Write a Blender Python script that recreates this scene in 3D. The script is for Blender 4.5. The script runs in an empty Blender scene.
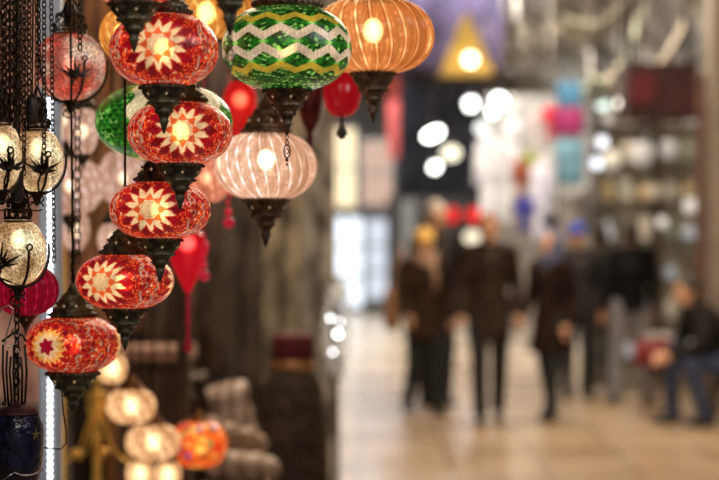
import bpy, math, random
import numpy as np
from mathutils import Vector, Matrix
random.seed(7)
rng = np.random.default_rng(5)
PI = math.pi
F = 1698.0; H = 1.52; HX, HY = 359.5, 235.0
C = bpy.context.scene.collection

def at(px, py, Y):
    """photo direction at a chosen depth -> place in the bazaar"""
    return Vector(((px - HX) * Y / F, Y, H - (py - HY) * Y / F))

# ------------------------------------------------------------------ materials
MATS = {}
def nodes(name):
    m = bpy.data.materials.new(name); m.use_nodes = True
    nt = m.node_tree
    for n in list(nt.nodes): nt.nodes.remove(n)
    out = nt.nodes.new('ShaderNodeOutputMaterial')
    return m, nt, out
def N(nt, t, **kw):
    n = nt.nodes.new(t)
    for k, v in kw.items():
        if k.startswith('_'): setattr(n, k[1:], v)
        else: n.inputs[k.replace('__', ' ')].default_value = v
    return n
def rgba(c): return (c[0], c[1], c[2], 1.0)
def mat(name, col, rough=0.6, metal=0.0, var=0.25, scale=12.0, emit=0.0, ecol=None, col2=None, bump=0.0, stretch=(1, 1, 1), spec=0.5):
    """principled with a noise-driven colour variation"""
    if name in MATS: return MATS[name]
    m, nt, out = nodes(name)
    p = N(nt, 'ShaderNodeBsdfPrincipled', Roughness=rough, Metallic=metal)
    p.inputs['Specular IOR Level'].default_value = spec
    tc = N(nt, 'ShaderNodeTexCoord'); mp = N(nt, 'ShaderNodeMapping'); mp.inputs['Scale'].default_value = stretch
    nz = N(nt, 'ShaderNodeTexNoise', Scale=scale, Detail=3.0)
    nt.links.new(tc.outputs['Object'], mp.inputs['Vector']); nt.links.new(mp.outputs[0], nz.inputs['Vector'])
    cr = N(nt, 'ShaderNodeValToRGB')
    a = tuple(c * (1 - var) for c in col); b = col2 if col2 else tuple(min(1, c * (1 + var)) for c in col)
    cr.color_ramp.elements[0].position = .35; cr.color_ramp.elements[1].position = .65
    cr.color_ramp.elements[0].color = rgba(a); cr.color_ramp.elements[1].color = rgba(b)
    nt.links.new(nz.outputs['Fac'], cr.inputs[0]); nt.links.new(cr.outputs[0], p.inputs['Base Color'])
    if emit:  # own glow, also given to goods that are no lamps
        p.inputs['Emission Strength'].default_value = emit
        if ecol: p.inputs['Emission Color'].default_value = rgba(ecol)
        else: nt.links.new(cr.outputs[0], p.inputs['Emission Color'])
    if bump:
        b_ = N(nt, 'ShaderNodeBump', Strength=bump, Distance=.01)
        nt.links.new(nz.outputs['Fac'], b_.inputs['Height']); nt.links.new(b_.outputs[0], p.inputs['Normal'])
    nt.links.new(p.outputs[0], out.inputs[0])
    MATS[name] = m; return m
def glow(name, col, s):
    if name in MATS: return MATS[name]
    m, nt, out = nodes(name)
    tc = N(nt, 'ShaderNodeTexCoord'); nz = N(nt, 'ShaderNodeTexNoise', Scale=8.0)
    nt.links.new(tc.outputs['Object'], nz.inputs['Vector'])
    mr = N(nt, 'ShaderNodeMapRange'); mr.inputs['To Min'].default_value = s * .8; mr.inputs['To Max'].default_value = s * 1.2
    nt.links.new(nz.outputs['Fac'], mr.inputs['Value'])
    e = N(nt, 'ShaderNodeEmission', Color=rgba(col)); nt.links.new(mr.outputs[0], e.inputs['Strength'])
    nt.links.new(e.outputs[0], out.inputs[0]); MATS[name] = m; return m

def mosaic_mat(name, es, tr=.16):
    """lit mosaic glass: per-tile colour attribute glows, a share is clear so that the bulb shows, glossy bead relief"""
    m, nt, out = nodes(name)
    at_ = N(nt, 'ShaderNodeAttribute'); at_.attribute_name = 'tile'
    vo = N(nt, 'ShaderNodeTexVoronoi', Scale=420.0); tc = N(nt, 'ShaderNodeTexCoord')
    nt.links.new(tc.outputs['Object'], vo.inputs['Vector'])
    ad = N(nt, 'ShaderNodeMath', _operation='MULTIPLY_ADD'); ad.inputs[1].default_value = -.5
    nt.links.new(vo.outputs['Distance'], ad.inputs[0]); nt.links.new(at_.outputs['Alpha'], ad.inputs[2])
    bp = N(nt, 'ShaderNodeBump', Strength=.55, Distance=.0016); nt.links.new(ad.outputs[0], bp.inputs['Height'])
    p = N(nt, 'ShaderNodeBsdfPrincipled', Roughness=.16); p.inputs['Coat Weight'].default_value = .25; p.inputs['Coat Roughness'].default_value = .06
    dk = N(nt, 'ShaderNodeMixRGB', _blend_type='MULTIPLY', Fac=1.0, Color2=(.22, .22, .22, 1)); nt.links.new(at_.outputs['Color'], dk.inputs['Color1'])
    nt.links.new(dk.outputs[0], p.inputs['Base Color']); nt.links.new(bp.outputs[0], p.inputs['Normal'])
    nt.links.new(at_.outputs['Color'], p.inputs['Emission Color'])
    nz = N(nt, 'ShaderNodeTexNoise', Scale=26.0, Detail=2.0); nt.links.new(tc.outputs['Object'], nz.inputs['Vector'])
    mr = N(nt, 'ShaderNodeMapRange'); mr.inputs['From Min'].default_value = .3; mr.inputs['From Max'].default_value = .7
    mr.inputs['To Min'].default_value = es * .55; mr.inputs['To Max'].default_value = es * 1.35
    nt.links.new(nz.outputs['Fac'], mr.inputs['Value']); nt.links.new(mr.outputs[0], p.inputs['Emission Strength'])
    t = N(nt, 'ShaderNodeBsdfTransparent'); nt.links.new(at_.outputs['Color'], t.inputs['Color'])
    mx = N(nt, 'ShaderNodeMixShader', Fac=tr); nt.links.new(p.outputs[0], mx.inputs[1]); nt.links.new(t.outputs[0], mx.inputs[2])
    nt.links.new(mx.outputs[0], out.inputs[0]); MATS[name] = m; return m

def rib_mat(name, tint, ecol, es, clear=.55):
    """ribbed or smooth blown glass: clear, glossy, with lit streaks along the ribs"""
    if name in MATS: return MATS[name]
    m, nt, out = nodes(name)
    at_ = N(nt, 'ShaderNodeAttribute'); at_.attribute_name = 'tile'
    g = N(nt, 'ShaderNodeBsdfGlossy', Roughness=.08, Color=(1, .95, .9, 1)); t = N(nt, 'ShaderNodeBsdfTransparent', Color=rgba(tint))
    mul = N(nt, 'ShaderNodeMixRGB', _blend_type='MULTIPLY', Fac=1.0, Color2=rgba(ecol)); nt.links.new(at_.outputs['Color'], mul.inputs['Color1'])
    e = N(nt, 'ShaderNodeEmission', Strength=es); nt.links.new(mul.outputs[0], e.inputs['Color'])
    lw = N(nt, 'ShaderNodeLayerWeight', Blend=.35)
    m1 = N(nt, 'ShaderNodeMixShader'); nt.links.new(lw.outputs['Fresnel'], m1.inputs[0])
    nt.links.new(t.outputs[0], m1.inputs[1]); nt.links.new(g.outputs[0], m1.inputs[2])
    m2 = N(nt, 'ShaderNodeMixShader', Fac=1 - clear); nt.links.new(m1.outputs[0], m2.inputs[1]); nt.links.new(e.outputs[0], m2.inputs[2])
    nt.links.new(m2.outputs[0], out.inputs[0]); MATS[name] = m; return m

def crackle_mat(name, tint, ecol, es, core):
    if name in MATS: return MATS[name]
    m, nt, out = nodes(name)
    tc = N(nt, 'ShaderNodeTexCoord')
    v1 = N(nt, 'ShaderNodeTexVoronoi', Scale=120.0, _feature='DISTANCE_TO_EDGE'); v2 = N(nt, 'ShaderNodeTexVoronoi', Scale=330.0, _feature='DISTANCE_TO_EDGE')
    nz = N(nt, 'ShaderNodeTexNoise', Scale=24.0, Detail=6.0)
    for v in (v1, v2, nz): nt.links.new(tc.outputs['Object'], v.inputs['Vector'])
    r1 = N(nt, 'ShaderNodeMapRange'); r1.inputs['From Max'].default_value = .07; r1.inputs['To Min'].default_value = 2.3; r1.inputs['To Max'].default_value = .6
    nt.links.new(v1.outputs['Distance'], r1.inputs['Value'])
    r2 = N(nt, 'ShaderNodeMapRange'); r2.inputs['From Max'].default_value = .2; r2.inputs['To Min'].default_value = 1.5; r2.inputs['To Max'].default_value = .7
    nt.links.new(v2.outputs['Distance'], r2.inputs['Value'])
    r3 = N(nt, 'ShaderNodeMapRange'); r3.inputs['From Min'].default_value = .38; r3.inputs['From Max'].default_value = .62; r3.inputs['To Min'].default_value = .3; r3.inputs['To Max'].default_value = 1.35
    nt.links.new(nz.outputs['Fac'], r3.inputs['Value'])
    a = N(nt, 'ShaderNodeMath', _operation='MULTIPLY'); nt.links.new(r1.outputs[0], a.inputs[0]); nt.links.new(r2.outputs[0], a.inputs[1])
    b = N(nt, 'ShaderNodeMath', _operation='MULTIPLY'); nt.links.new(a.outputs[0], b.inputs[0]); nt.links.new(r3.outputs[0], b.inputs[1])
    s = N(nt, 'ShaderNodeMath', _operation='MULTIPLY'); s.inputs[1].default_value = es; nt.links.new(b.outputs[0], s.inputs[0])
    mc = N(nt, 'ShaderNodeMixRGB', Color1=rgba(ecol), Color2=rgba(core)); nz2 = N(nt, 'ShaderNodeTexNoise', Scale=17.0, Detail=3.0); nt.links.new(tc.outputs['Object'], nz2.inputs['Vector']); rc = N(nt, 'ShaderNodeMapRange'); rc.inputs['From Min'].default_value = .42; rc.inputs['From Max'].default_value = .6; nt.links.new(nz2.outputs['Fac'], rc.inputs['Value']); nt.links.new(rc.outputs[0], mc.inputs['Fac'])
    e = N(nt, 'ShaderNodeEmission'); nt.links.new(mc.outputs[0], e.inputs['Color']); nt.links.new(s.outputs[0], e.inputs['Strength'])
    g = N(nt, 'ShaderNodeBsdfGlossy', Roughness=.15); bp = N(nt, 'ShaderNodeBump', Strength=.5, Distance=.002)
    nt.links.new(v1.outputs['Distance'], bp.inputs['Height']); nt.links.new(bp.outputs[0], g.inputs['Normal'])
    t = N(nt, 'ShaderNodeBsdfTransparent', Color=rgba(tint))
    m1 = N(nt, 'ShaderNodeMixShader', Fac=.2); nt.links.new(t.outputs[0], m1.inputs[1]); nt.links.new(g.outputs[0], m1.inputs[2])
    m2 = N(nt, 'ShaderNodeMixShader', Fac=.58); nt.links.new(m1.outputs[0], m2.inputs[1]); nt.links.new(e.outputs[0], m2.inputs[2])
    nt.links.new(m2.outputs[0], out.inputs[0]); MATS[name] = m; return m

def clear_mat(name, tint, mixg=.12):
    if name in MATS: return MATS[name]
    m, nt, out = nodes(name)
    t = N(nt, 'ShaderNodeBsdfTransparent', Color=rgba(tint)); g = N(nt, 'ShaderNodeBsdfGlossy', Roughness=.05)
    nz = N(nt, 'ShaderNodeTexNoise', Scale=4.0); mr = N(nt, 'ShaderNodeMapRange'); mr.inputs['To Min'].default_value = mixg * .6; mr.inputs['To Max'].default_value = mixg * 1.4
    nt.links.new(nz.outputs['Fac'], mr.inputs['Value'])
    mx = N(nt, 'ShaderNodeMixShader'); nt.links.new(mr.outputs[0], mx.inputs[0]); nt.links.new(t.outputs[0], mx.inputs[1]); nt.links.new(g.outputs[0], mx.inputs[2])
    nt.links.new(mx.outputs[0], out.inputs[0]); MATS[name] = m; return m

# ------------------------------------------------------------------ mesh helpers
class MB:
    def __init__(s): s.v = []; s.f = []; s.m = []; s.sm = []
    def add(s, vs, fs, mi=0, smooth=True):
        b = len(s.v); s.v += [tuple(v) for v in vs]
        s.f += [tuple(i + b for i in f) for f in fs]; s.m += [mi] * len(fs); s.sm += [smooth] * len(fs); return s
    def box(s, c, d, mi=0, rz=0.0):
        cx, cy, cz = c; hx, hy, hz = (k / 2 for k in d); ca, sa = math.cos(rz), math.sin(rz)
        vs = []
        for x, y, z in ((-1,-1,-1),(1,-1,-1),(1,1,-1),(-1,1,-1),(-1,-1,1),(1,-1,1),(1,1,1),(-1,1,1)):
            X, Y = x * hx, y * hy; vs.append((cx + X * ca - Y * sa, cy + X * sa + Y * ca, cz + z * hz))
        return s.add(vs, [(0,3,2,1),(4,5,6,7),(0,1,5,4),(1,2,6,5),(2,3,7,6),(3,0,4,7)], mi, False)
    def lathe(s, prof, c=(0, 0, 0), seg=32, mi=0, ribs=0, amp=0.0, sx=1.0, sy=1.0):
        vs = []; fs = []; n = len(prof)
        for r, z in prof:
            for k in range(seg):
                a = 2 * PI * k / seg; R = max(r, 1e-5) * (1 + (amp * math.cos(ribs * a) if ribs else 0))
                vs.append((c[0] + R * math.cos(a) * sx, c[1] + R * math.sin(a) * sy, c[2] + z))
        for i in range(n - 1):
            for k in range(seg):
                k2 = (k + 1) % seg; fs.append((i * seg + k, i * seg + k2, (i + 1) * seg + k2, (i + 1) * seg + k))
        fs.append(tuple(range(seg))[::-1]); fs.append(tuple((n - 1) * seg + k for k in range(seg)))
        return s.add(vs, fs, mi)
    def ball(s, c, r, mi=0, seg=12, rings=7, rx=1, ry=1, rz=1):
        prof = [(r * math.sin(PI * i / rings), -r * rz * math.cos(PI * i / rings)) for i in range(rings + 1)]
        return s.lathe(prof, c, seg, mi, sx=rx, sy=ry)
    def tube(s, pts, rad, seg=8, mi=0, closed=False, flat=1.0):
        pts = [Vector(p) for p in pts]; n = len(pts)
        rads = rad if isinstance(rad, (list, tuple)) else [rad] * n
        up = None; vs = []
        for i in range(n):
            if closed: t = pts[(i + 1) % n] - pts[i - 1]
            else: t = pts[min(i + 1, n - 1)] - pts[max(i - 1, 0)]
            t = t.normalized() if t.length > 1e-9 else Vector((0, 0, 1))
            if up is None:
                up = Vector((0, 0, 1)) if abs(t.z) < .9 else Vector((1, 0, 0))
            up = (up - t * up.dot(t))
            if up.length < 1e-6: up = t.orthogonal()
            up.normalize()
            b = t.cross(up)
            for k in range(seg):
                a = 2 * PI * k / seg
                vs.append(pts[i] + (up * math.cos(a) + b * math.sin(a) * flat) * rads[i])
        fs = []
        for i in range(n if closed else n - 1):
            j = (i + 1) % n
            for k in range(seg):
                k2 = (k + 1) % seg; fs.append((i * seg + k, i * seg + k2, j * seg + k2, j * seg + k))
        if not closed: fs.append(tuple(range(seg))[::-1]); fs.append(tuple((n - 1) * seg + k for k in range(seg)))
        return s.add(vs, fs, mi)
    def loft(s, secs, seg=16, mi=0):
        """secs: (centre, rx, ry) stacked; sections horizontal"""
        vs = []; fs = []
        for c, rx, ry in secs:
            for k in range(seg):
                a = 2 * PI * k / seg; vs.append((c[0] + rx * math.cos(a), c[1] + ry * math.sin(a), c[2]))
        for i in range(len(secs) - 1):
            for k in range(seg):
                k2 = (k + 1) % seg; fs.append((i * seg + k, i * seg + k2, (i + 1) * seg + k2, (i + 1) * seg + k))
        fs.append(tuple(range(seg))[::-1]); fs.append(tuple((len(secs) - 1) * seg + k for k in range(seg)))
        return s.add(vs, fs, mi)
    def chain(s, p0, p1, link=.013, w=.0042, r=.0011, mi=0, seg=5):
        p0, p1 = Vector(p0), Vector(p1); d = p1 - p0; L = d.length; n = max(1, int(L / (link * .8))); d.normalize()
        a = d.orthogonal().normalized(); b = d.cross(a)
        for i in range(n):
            c = p0 + d * (L * (i + .5) / n); side = a if i % 2 else b
            pts = []
            for k in range(10):
                t = 2 * PI * k / 10; pts.append(c + d * (math.sin(t) * link * .56) + side * (math.cos(t) * w))
            s.tube(pts, r, seg, mi, closed=True)
        return s
    def sheet(s, fn, nu, nv, mi=0, thick=0.0):
        vs = [fn(i / nu, j / nv) for j in range(nv + 1) for i in range(nu + 1)]
        fs = [(j*(nu+1)+i, j*(nu+1)+i+1, (j+1)*(nu+1)+i+1, (j+1)*(nu+1)+i) for j in range(nv) for i in range(nu)]
        return s.add(vs, fs, mi)
    def build(s, name, mats, parent=None, loc=(0, 0, 0)):
        me = bpy.data.meshes.new(name); me.from_pydata(s.v, [], s.f); me.update()
        if not isinstance(mats, (list, tuple)): mats = [mats]
        for m in mats: me.materials.append(m)
        me.polygons.foreach_set('material_index', s.m); me.polygons.foreach_set('use_smooth', s.sm)
        o = bpy.data.objects.new(name, me); C.objects.link(o); o.location = loc
        if parent: o.parent = parent
        return o
def tag(o, label=None, cat=None, group=None, kind=None):
    if label: o['label'] = label
    if cat: o['category'] = cat
    if group: o['group'] = group
    if kind: o['kind'] = kind
    return o
def empty(name, loc, label, cat, group=None, rz=0.0):
    o = bpy.data.objects.new(name, None); C.objects.link(o); o.location = loc; o.rotation_euler = (0, 0, rz)
    o.empty_display_size = .05
    return tag(o, label, cat, group)
def kids(o): return [c for c in bpy.data.objects if c.parent == o]
def copy_tree(o, parent=None):
    c = o.copy(); C.objects.link(c); c.parent = parent
    for ch in kids(o): copy_tree(ch, c)
    return c
def struct(o): o['kind'] = 'structure'; return o
def solid(o, t): 
    m = o.modifiers.new('solid', 'SOLIDIFY'); m.thickness = t; return o

# ------------------------------------------------------------------ globes with a colour attribute
def globe_profile(R, b, p, n):
    t = np.linspace(-PI / 2 * .93, PI / 2 * .93, n)
    return R * np.cos(t) ** p, b * np.sin(t)
def globe(name, R, b, material, parent, pat, nu=400, nv=170, p=.8, ribs=0, amp=0.0, twist=0.0, rz=0.0, loc=(0, 0, 0)):
    r, z = globe_profile(R, b, p, nv)
    ds = np.sqrt(np.diff(r) ** 2 + np.diff(z) ** 2); s = np.concatenate([[0], np.cumsum(ds)]); s -= np.interp(0, z, s)
    lon = np.linspace(0, 2 * PI, nu, endpoint=False)
    LON, RR = np.meshgrid(lon, r); _, ZZ = np.meshgrid(lon, z); _, SS = np.meshgrid(lon, s)
    T = ZZ / b
    rad = RR * (1 + amp * (np.abs(np.cos(ribs / 2 * (LON + twist * T))) * 2 - 1)) if ribs else RR
    X = rad * np.cos(LON); Y = rad * np.sin(LON)
    co = np.stack([X, Y, ZZ], -1).reshape(-1, 3)
    j, i = np.meshgrid(np.arange(nv - 1), np.arange(nu), indexing='ij')
    i2 = (i + 1) % nu
    F4 = np.stack([j * nu + i, j * nu + i2, (j + 1) * nu + i2, (j + 1) * nu + i], -1).reshape(-1, 4)
    me = bpy.data.meshes.new(name)
    me.vertices.add(len(co)); me.vertices.foreach_set('co', co.ravel())
    me.loops.add(F4.size); me.loops.foreach_set('vertex_index', F4.ravel().astype(np.int32))
    me.polygons.add(len(F4)); me.polygons.foreach_set('loop_start', (np.arange(len(F4)) * 4).astype(np.int32))
    me.update(calc_edges=True); me.polygons.foreach_set('use_smooth', [True] * len(F4))
    col = pat(LON, SS, RR, T, R)
    a = me.color_attributes.new('tile', 'FLOAT_COLOR', 'POINT'); a.data.foreach_set('color', col.reshape(-1).astype(np.float32))
    me.materials.append(material); me.validate()
    o = bpy.data.objects.new(name, me); C.objects.link(o); o.parent = parent; o.rotation_euler = (0, 0, rz); o.location = loc
    return o
def tri(x): return 2 * np.abs(2 * (x - np.floor(x + .5))) - 1          # -1..1 triangle wave, period 1
def hsh(a, b): 
    v = np.sin(a * 127.1 + b * 311.7) * 43758.5453; return v - np.floor(v)
def setc(col, mask, c, var=0.0, h=None):
    f = 1 + var * (h - .5) * 2 if h is not None else 1.0
    for k in range(3): col[..., k] = np.where(mask, c[k] * f, col[..., k])
CREAM = (1.0, .66, .32); ORNG = (.88, .13, .025); CRIM = (.30, .004, .010); RED = (.62, .018, .014); SILV = (.50, .27, .18); GROUT = (.10, .01, .008)
def pat_red(kind=0):
    def f(LON, S, RR, T, R):
        k = 54 / R; L = LON
        col = np.zeros(L.shape + (4,)); col[..., 3] = .5
        step = 2 * PI / 3; dl = (L + step / 2) % step - step / 2; idx = np.floor((L + step / 2) / step)
        u = dl * RR * k; v = S * k; r = np.hypot(u, v); th = np.arctan2(v, u)
        # seed-bead ground laid in rings
        ring = np.floor(r / 1.9); cell = np.floor(th * np.maximum(ring, 1) * 1.9 / 2.1); h = hsh(ring, cell + idx * 7)
        setc(col, r > -1, RED, .55, h); setc(col, h > .74, ORNG, .4, h); setc(col, h > .955, (.95, .45, .25))
        groove = (np.abs((r / 1.9) % 1 - .5) > .38)
        setc(col, groove & (r > 30), (.33, .012, .01)); col[..., 3] = np.where(groove, .2, .7)
        n = 14; ph = th * n / (2 * PI)
        rb = 44 + 2.6 * np.abs(np.cos(th * 5))
        if kind == 0:
            rs = 21.5 + 6.5 * -tri(ph + .5) * -1
            rs = 23.0 + 6.2 * tri(ph)                                   # zigzag star rim
            # crimson tiles in the valleys of the star
            dv = np.abs(((ph + 0.0) - np.round(ph + 0.0))) * 2 * PI / n * r
            setc(col, (np.maximum(dv / 5.2 + np.abs(r - 30.0) / 9.5, dv / 4.4) < 1), CRIM, .35, hsh(np.round(ph), idx))
            ins = r < rs; hh = hsh(np.floor(ph + .5), idx)
            setc(col, ins, CREAM, .12, hsh(np.floor(ph * 2), np.floor(r / 6)))
            setc(col, np.abs(r - rs) < .7, (.5, .12, .04))
            m = 8; p8 = th * m / (2 * PI); da = np.abs(p8 - np.round(p8)) * 2 * PI / m * r
            setc(col, (da / 4.9 + np.abs(r - 14.0 + da * .5) / 4.8 < 1), ORNG, .15, hsh(np.round(p8), 3))
            setc(col, (np.abs(r - 8.2) < .5), (.75, .34, .12)); setc(col, (np.abs(np.sin(4 * th)) < .09) & (r < 8.2) & (r > 1.5), (.8, .42, .18))
        else:
            rs = 20 + 2.6 * tri(ph * 18 / 14)
            setc(col, r < rs, (.95, .42, .08), .2, hsh(np.floor(ph * 2), 1))
            rs2 = 14.5 + 3.0 * tri(th * 12 / (2 * PI)); setc(col, r < rs2, CREAM, .12, hsh(np.floor(ph * 2), np.floor(r / 6)))
            a6 = np.abs(((th + .3) % (PI / 3)) - PI / 6) ; rs3 = 5.6 / np.cos(PI / 6 * 1.0) * (1 + .62 * (a6 / (PI / 6))); setc(col, r < rs3, (.42, .006, .03))
            p9 = th * 9 / (2 * PI); da = np.abs(p9 - np.round(p9)) * 2 * PI / 9 * r
            setc(col, (da / 5 + np.abs(r - 26) / 4 < 1), CRIM, .3, hsh(np.round(p9), idx))
            rb = 35 + 4 * np.abs(np.cos(th * 4))
        # scalloped pale line, then the tiles between the medallions
        hs = hsh(np.floor(th * 18), idx); setc(col, (np.abs(r - rb) < 1.2) & (hs > .35), SILV, .5, hs); col[..., 3] = np.where(np.abs(r - rb) < 1.5, 1, col[..., 3])
        o = r > rb + 1.5
        gu = np.floor(L * R * k / 7.2 + .5 * (np.floor(v / 7.2) % 2)); gv = np.floor(v / 7.2)
        fu = (L * R * k / 7.2 + .5 * (gv % 2)) % 1 - .5; fv = (v / 7.2) % 1 - .5; h2 = hsh(gu, gv)
        setc(col, o, (.60, .035, .015), .6, h); setc(col, o & (h > .8), (.85, .16, .03), .3, h); setc(col, o & (np.abs(fu) + np.abs(fv) < .44) & (h2 > .25), CRIM, .4, h2)
        setc(col, o & (np.abs(fu) + np.abs(fv) < .30) & (h2 < .2), (.95, .5, .28))
        e = (np.abs(np.abs(dl) - step / 2 + .11 + .04 * np.sin(v * .5)) < .022) & (hsh(gv, idx) > .3); setc(col, e, SILV, .4, h)
        # rims
        setc(col, np.abs(T) > .965, (.45, .03, .01), .4, h)
        return col
    return f
def pat_green(LON, S, RR, T, R):
    k = 65 / R; col = np.zeros(LON.shape + (4,)); col[..., 3] = .5; v = S * k; n = 12; x = LON * n / (2 * PI); t = tri(x)
    G1, G2, G3, W, Y = (.006, .042, .005), (.014, .115, .008), (.25, .6, .10), (.72, .55, .36), (.50, .34, .03)
    row = np.floor(v / 2.4); h = hsh(row, np.floor(LON * RR * k / 3.0 + row * .5)); setc(col, v > -999, G1, .6, h); setc(col, h > .6, G2, .4, h); setc(col, h > .86, (.20, .40, .08), .4, h)
    cA = 10 + 4.6 * t; cB = -cA
    gA = 27 - 3.6 * t
    # diamonds between the bands
    for cy, hy, off in ((0, 10.5, 0.0), (19.5, 9.5, .5), (-19.5, 9.5, .5)):
        xx = x + off; d = np.abs(xx - np.round(xx)) * RR * k * 2 * PI / n
        q = d / 15 + np.abs(v - cy) / hy
        setc(col, q < 1, (.01, .06, .01)); setc(col, q < .84, G2, .35, hsh(np.floor((v - cy + d) / 3.5), np.round(xx)))
        setc(col, q < .42, (.07, .32, .03)); setc(col, (q < .22), G3)
    def band(c, w, colr, colr2):
        d = np.abs(v - c); ins = d < w; rr = np.floor((v - c + w) / (2 * w) * 4); bead = ((LON * 150 * k * R / 65) % 1)
        setc(col, ins, colr, .15, hsh(rr, np.floor(LON * 130)))
        setc(col, ins & (np.abs(((v - c + w) / (2 * w) * 4) % 1 - .5) > .38), colr2)
        col[..., 3] = np.where(ins, 1.0, col[..., 3])
    band(cA, 4.4, W, (.30, .13, .07)); band(cB, 4.4, W, (.30, .13, .07)); band(gA, 3.8, Y, (.16, .11, .01)); band(-gA, 3.8, Y, (.16, .11, .01))
    return col
def pat_green2(LON, S, RR, T, R):
    k = 65 / R; col = np.zeros(LON.shape + (4,)); col[..., 3] = .5; v = S * k; n = 5; ph = LON * n / (2 * PI)
    d = (ph - np.round(ph)) * RR * k * 2 * PI / n; w = d + 4 * np.sin(v * .22)
    gv = np.floor(v / 4.6); q = tri(LON * 40 / (2 * PI) + .5 * (gv % 2)); f = (v / 4.6) % 1
    up = (q + 1) / 2 > f; h = hsh(np.floor(LON * 40 / (2 * PI)) + 31 * up, gv)
    setc(col, v > -999, (.008, .07, .006), .6, h); setc(col, up, (.03, .20, .015), .6, h); setc(col, h > .88, (.20, .42, .08))
    setc(col, np.abs(w) < 9, (.75, .62, .38), .15, hsh(np.floor(w / 2), np.floor(v / 2)))
    setc(col, (np.abs(w) < 9) & (np.abs((w / 2.6) % 1 - .5) > .36), (.35, .2, .08))
    setc(col, np.abs(T) > .93, (.5, .35, .1)); return col
def pat_rib(ribs, twist=0.0):
    def f(LON, S, RR, T, R):
        a = ribs * (LON + twist * T) / (2 * PI); e = np.abs(a - np.round(a)) * 2        # 0 on the crease
        idx = np.round(a); n1 = hsh(idx, 4.0); wob = np.sin(T * (9 + 8 * n1) + n1 * 30) * .5 + .5; wob2 = np.sin(T * (27 + 12 * n1) + n1 * 11) * .5 + .5
        s = .22 + .30 * n1 - .28 * np.exp(-((e - .2) / .12) ** 2) + 1.9 * np.exp(-(e / .13) ** 2) * (.35 + .9 * wob * n1) + .5 * np.exp(-((e - .55) / .13) ** 2) * wob * wob2 * (n1 > .3)  # bright highlight streaks and dark grooves painted into the rib colour
        s = (s + .15 * (1 - T ** 2)) * 1.0
        return np.stack([s, s ** 1.35, s ** 1.7, np.ones_like(s)], -1)
    return f
def pat_plain(LON, S, RR, T, R):
    s = .6 + .25 * np.sin(LON * 9 + 3 * T) * np.cos(T * 5) + .2 * (1 - T ** 2)
    return np.stack([s, s, s, np.ones_like(s)], -1)

# ------------------------------------------------------------------ materials used often
BRONZE = mat('dark_bronze', (.050, .048, .034), .48, .6, .5, 60, bump=.6, col2=(.15, .135, .085))
BROWNM = mat('brown_metal', (.085, .052, .034), .45, .6, .45, 60, bump=.6, col2=(.20, .125, .08))
IRON = mat('wrought_iron', (.030, .020, .016), .42, .7, .4, 50, bump=.3)
CHAINM = mat('chain_metal', (.035, .025, .018), .42, .7, .5, 80)
HOLE_GLOW = glow('light_through_piercing', (1, .62, .32), .32)  # glowing faces painted as light through piercings, no openings cut
SILVERM = mat('silver_metal', (.55, .53, .50), .25, .9, .3, 30)
def bulb_mat(name, col, s):  # bulb fades to clear at its edge, imitating a glow around it
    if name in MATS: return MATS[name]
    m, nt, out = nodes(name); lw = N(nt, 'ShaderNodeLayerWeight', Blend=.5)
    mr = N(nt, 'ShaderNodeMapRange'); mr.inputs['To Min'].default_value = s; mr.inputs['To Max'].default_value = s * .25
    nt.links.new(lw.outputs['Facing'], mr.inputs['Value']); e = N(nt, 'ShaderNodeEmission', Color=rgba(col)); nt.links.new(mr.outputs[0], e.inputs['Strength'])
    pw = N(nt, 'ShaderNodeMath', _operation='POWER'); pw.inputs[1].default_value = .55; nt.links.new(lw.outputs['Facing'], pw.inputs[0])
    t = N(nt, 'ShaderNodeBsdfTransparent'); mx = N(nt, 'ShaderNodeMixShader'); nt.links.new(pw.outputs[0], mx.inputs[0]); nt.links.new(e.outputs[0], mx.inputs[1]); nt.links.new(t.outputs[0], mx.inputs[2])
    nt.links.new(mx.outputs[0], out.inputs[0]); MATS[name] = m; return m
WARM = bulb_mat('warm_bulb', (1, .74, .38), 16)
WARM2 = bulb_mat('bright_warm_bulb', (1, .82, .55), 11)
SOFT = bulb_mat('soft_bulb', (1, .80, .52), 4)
M_RED = mosaic_mat('red_mosaic_glass', .88); M_RED2 = mosaic_mat('red_orange_mosaic_glass', .74)
M_GRN = mosaic_mat('green_mosaic_glass', 1.0, .14)
AMBER = rib_mat('amber_ribbed_glass', (1, .66, .36), (1.0, .42, .14), 1.45, .42)
CLEAR = rib_mat('pale_ribbed_glass', (1, .86, .76), (1.0, .68, .52), 1.65, .42)
PALE = rib_mat('white_ribbed_glass', (.95, .86, .84), (.95, .64, .52), 1.15, .45)
GOLDG = rib_mat('golden_ribbed_glass', (1, .62, .28), (1.0, .46, .10), 1.3, .42)
MAGR = rib_mat('magenta_red_glass', (.4, .02, .03), (.34, .006, .03), 1.0, .2)
REDG = rib_mat('lit_red_glass', (.8, .05, .05), (.80, .02, .03), 1.1, .25)
PINKG = rib_mat('peach_ribbed_glass', (1, .6, .45), (1, .40, .24), 1.3, .4)
CRK = crackle_mat('crackle_glass', (1, .86, .64), (.95, .50, .22), .95, (1.0, .84, .52))
CRKR = crackle_mat('crackle_glass_rosy', (1, .74, .66), (.95, .10, .06), .80, (.80, .58, .42))

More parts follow.
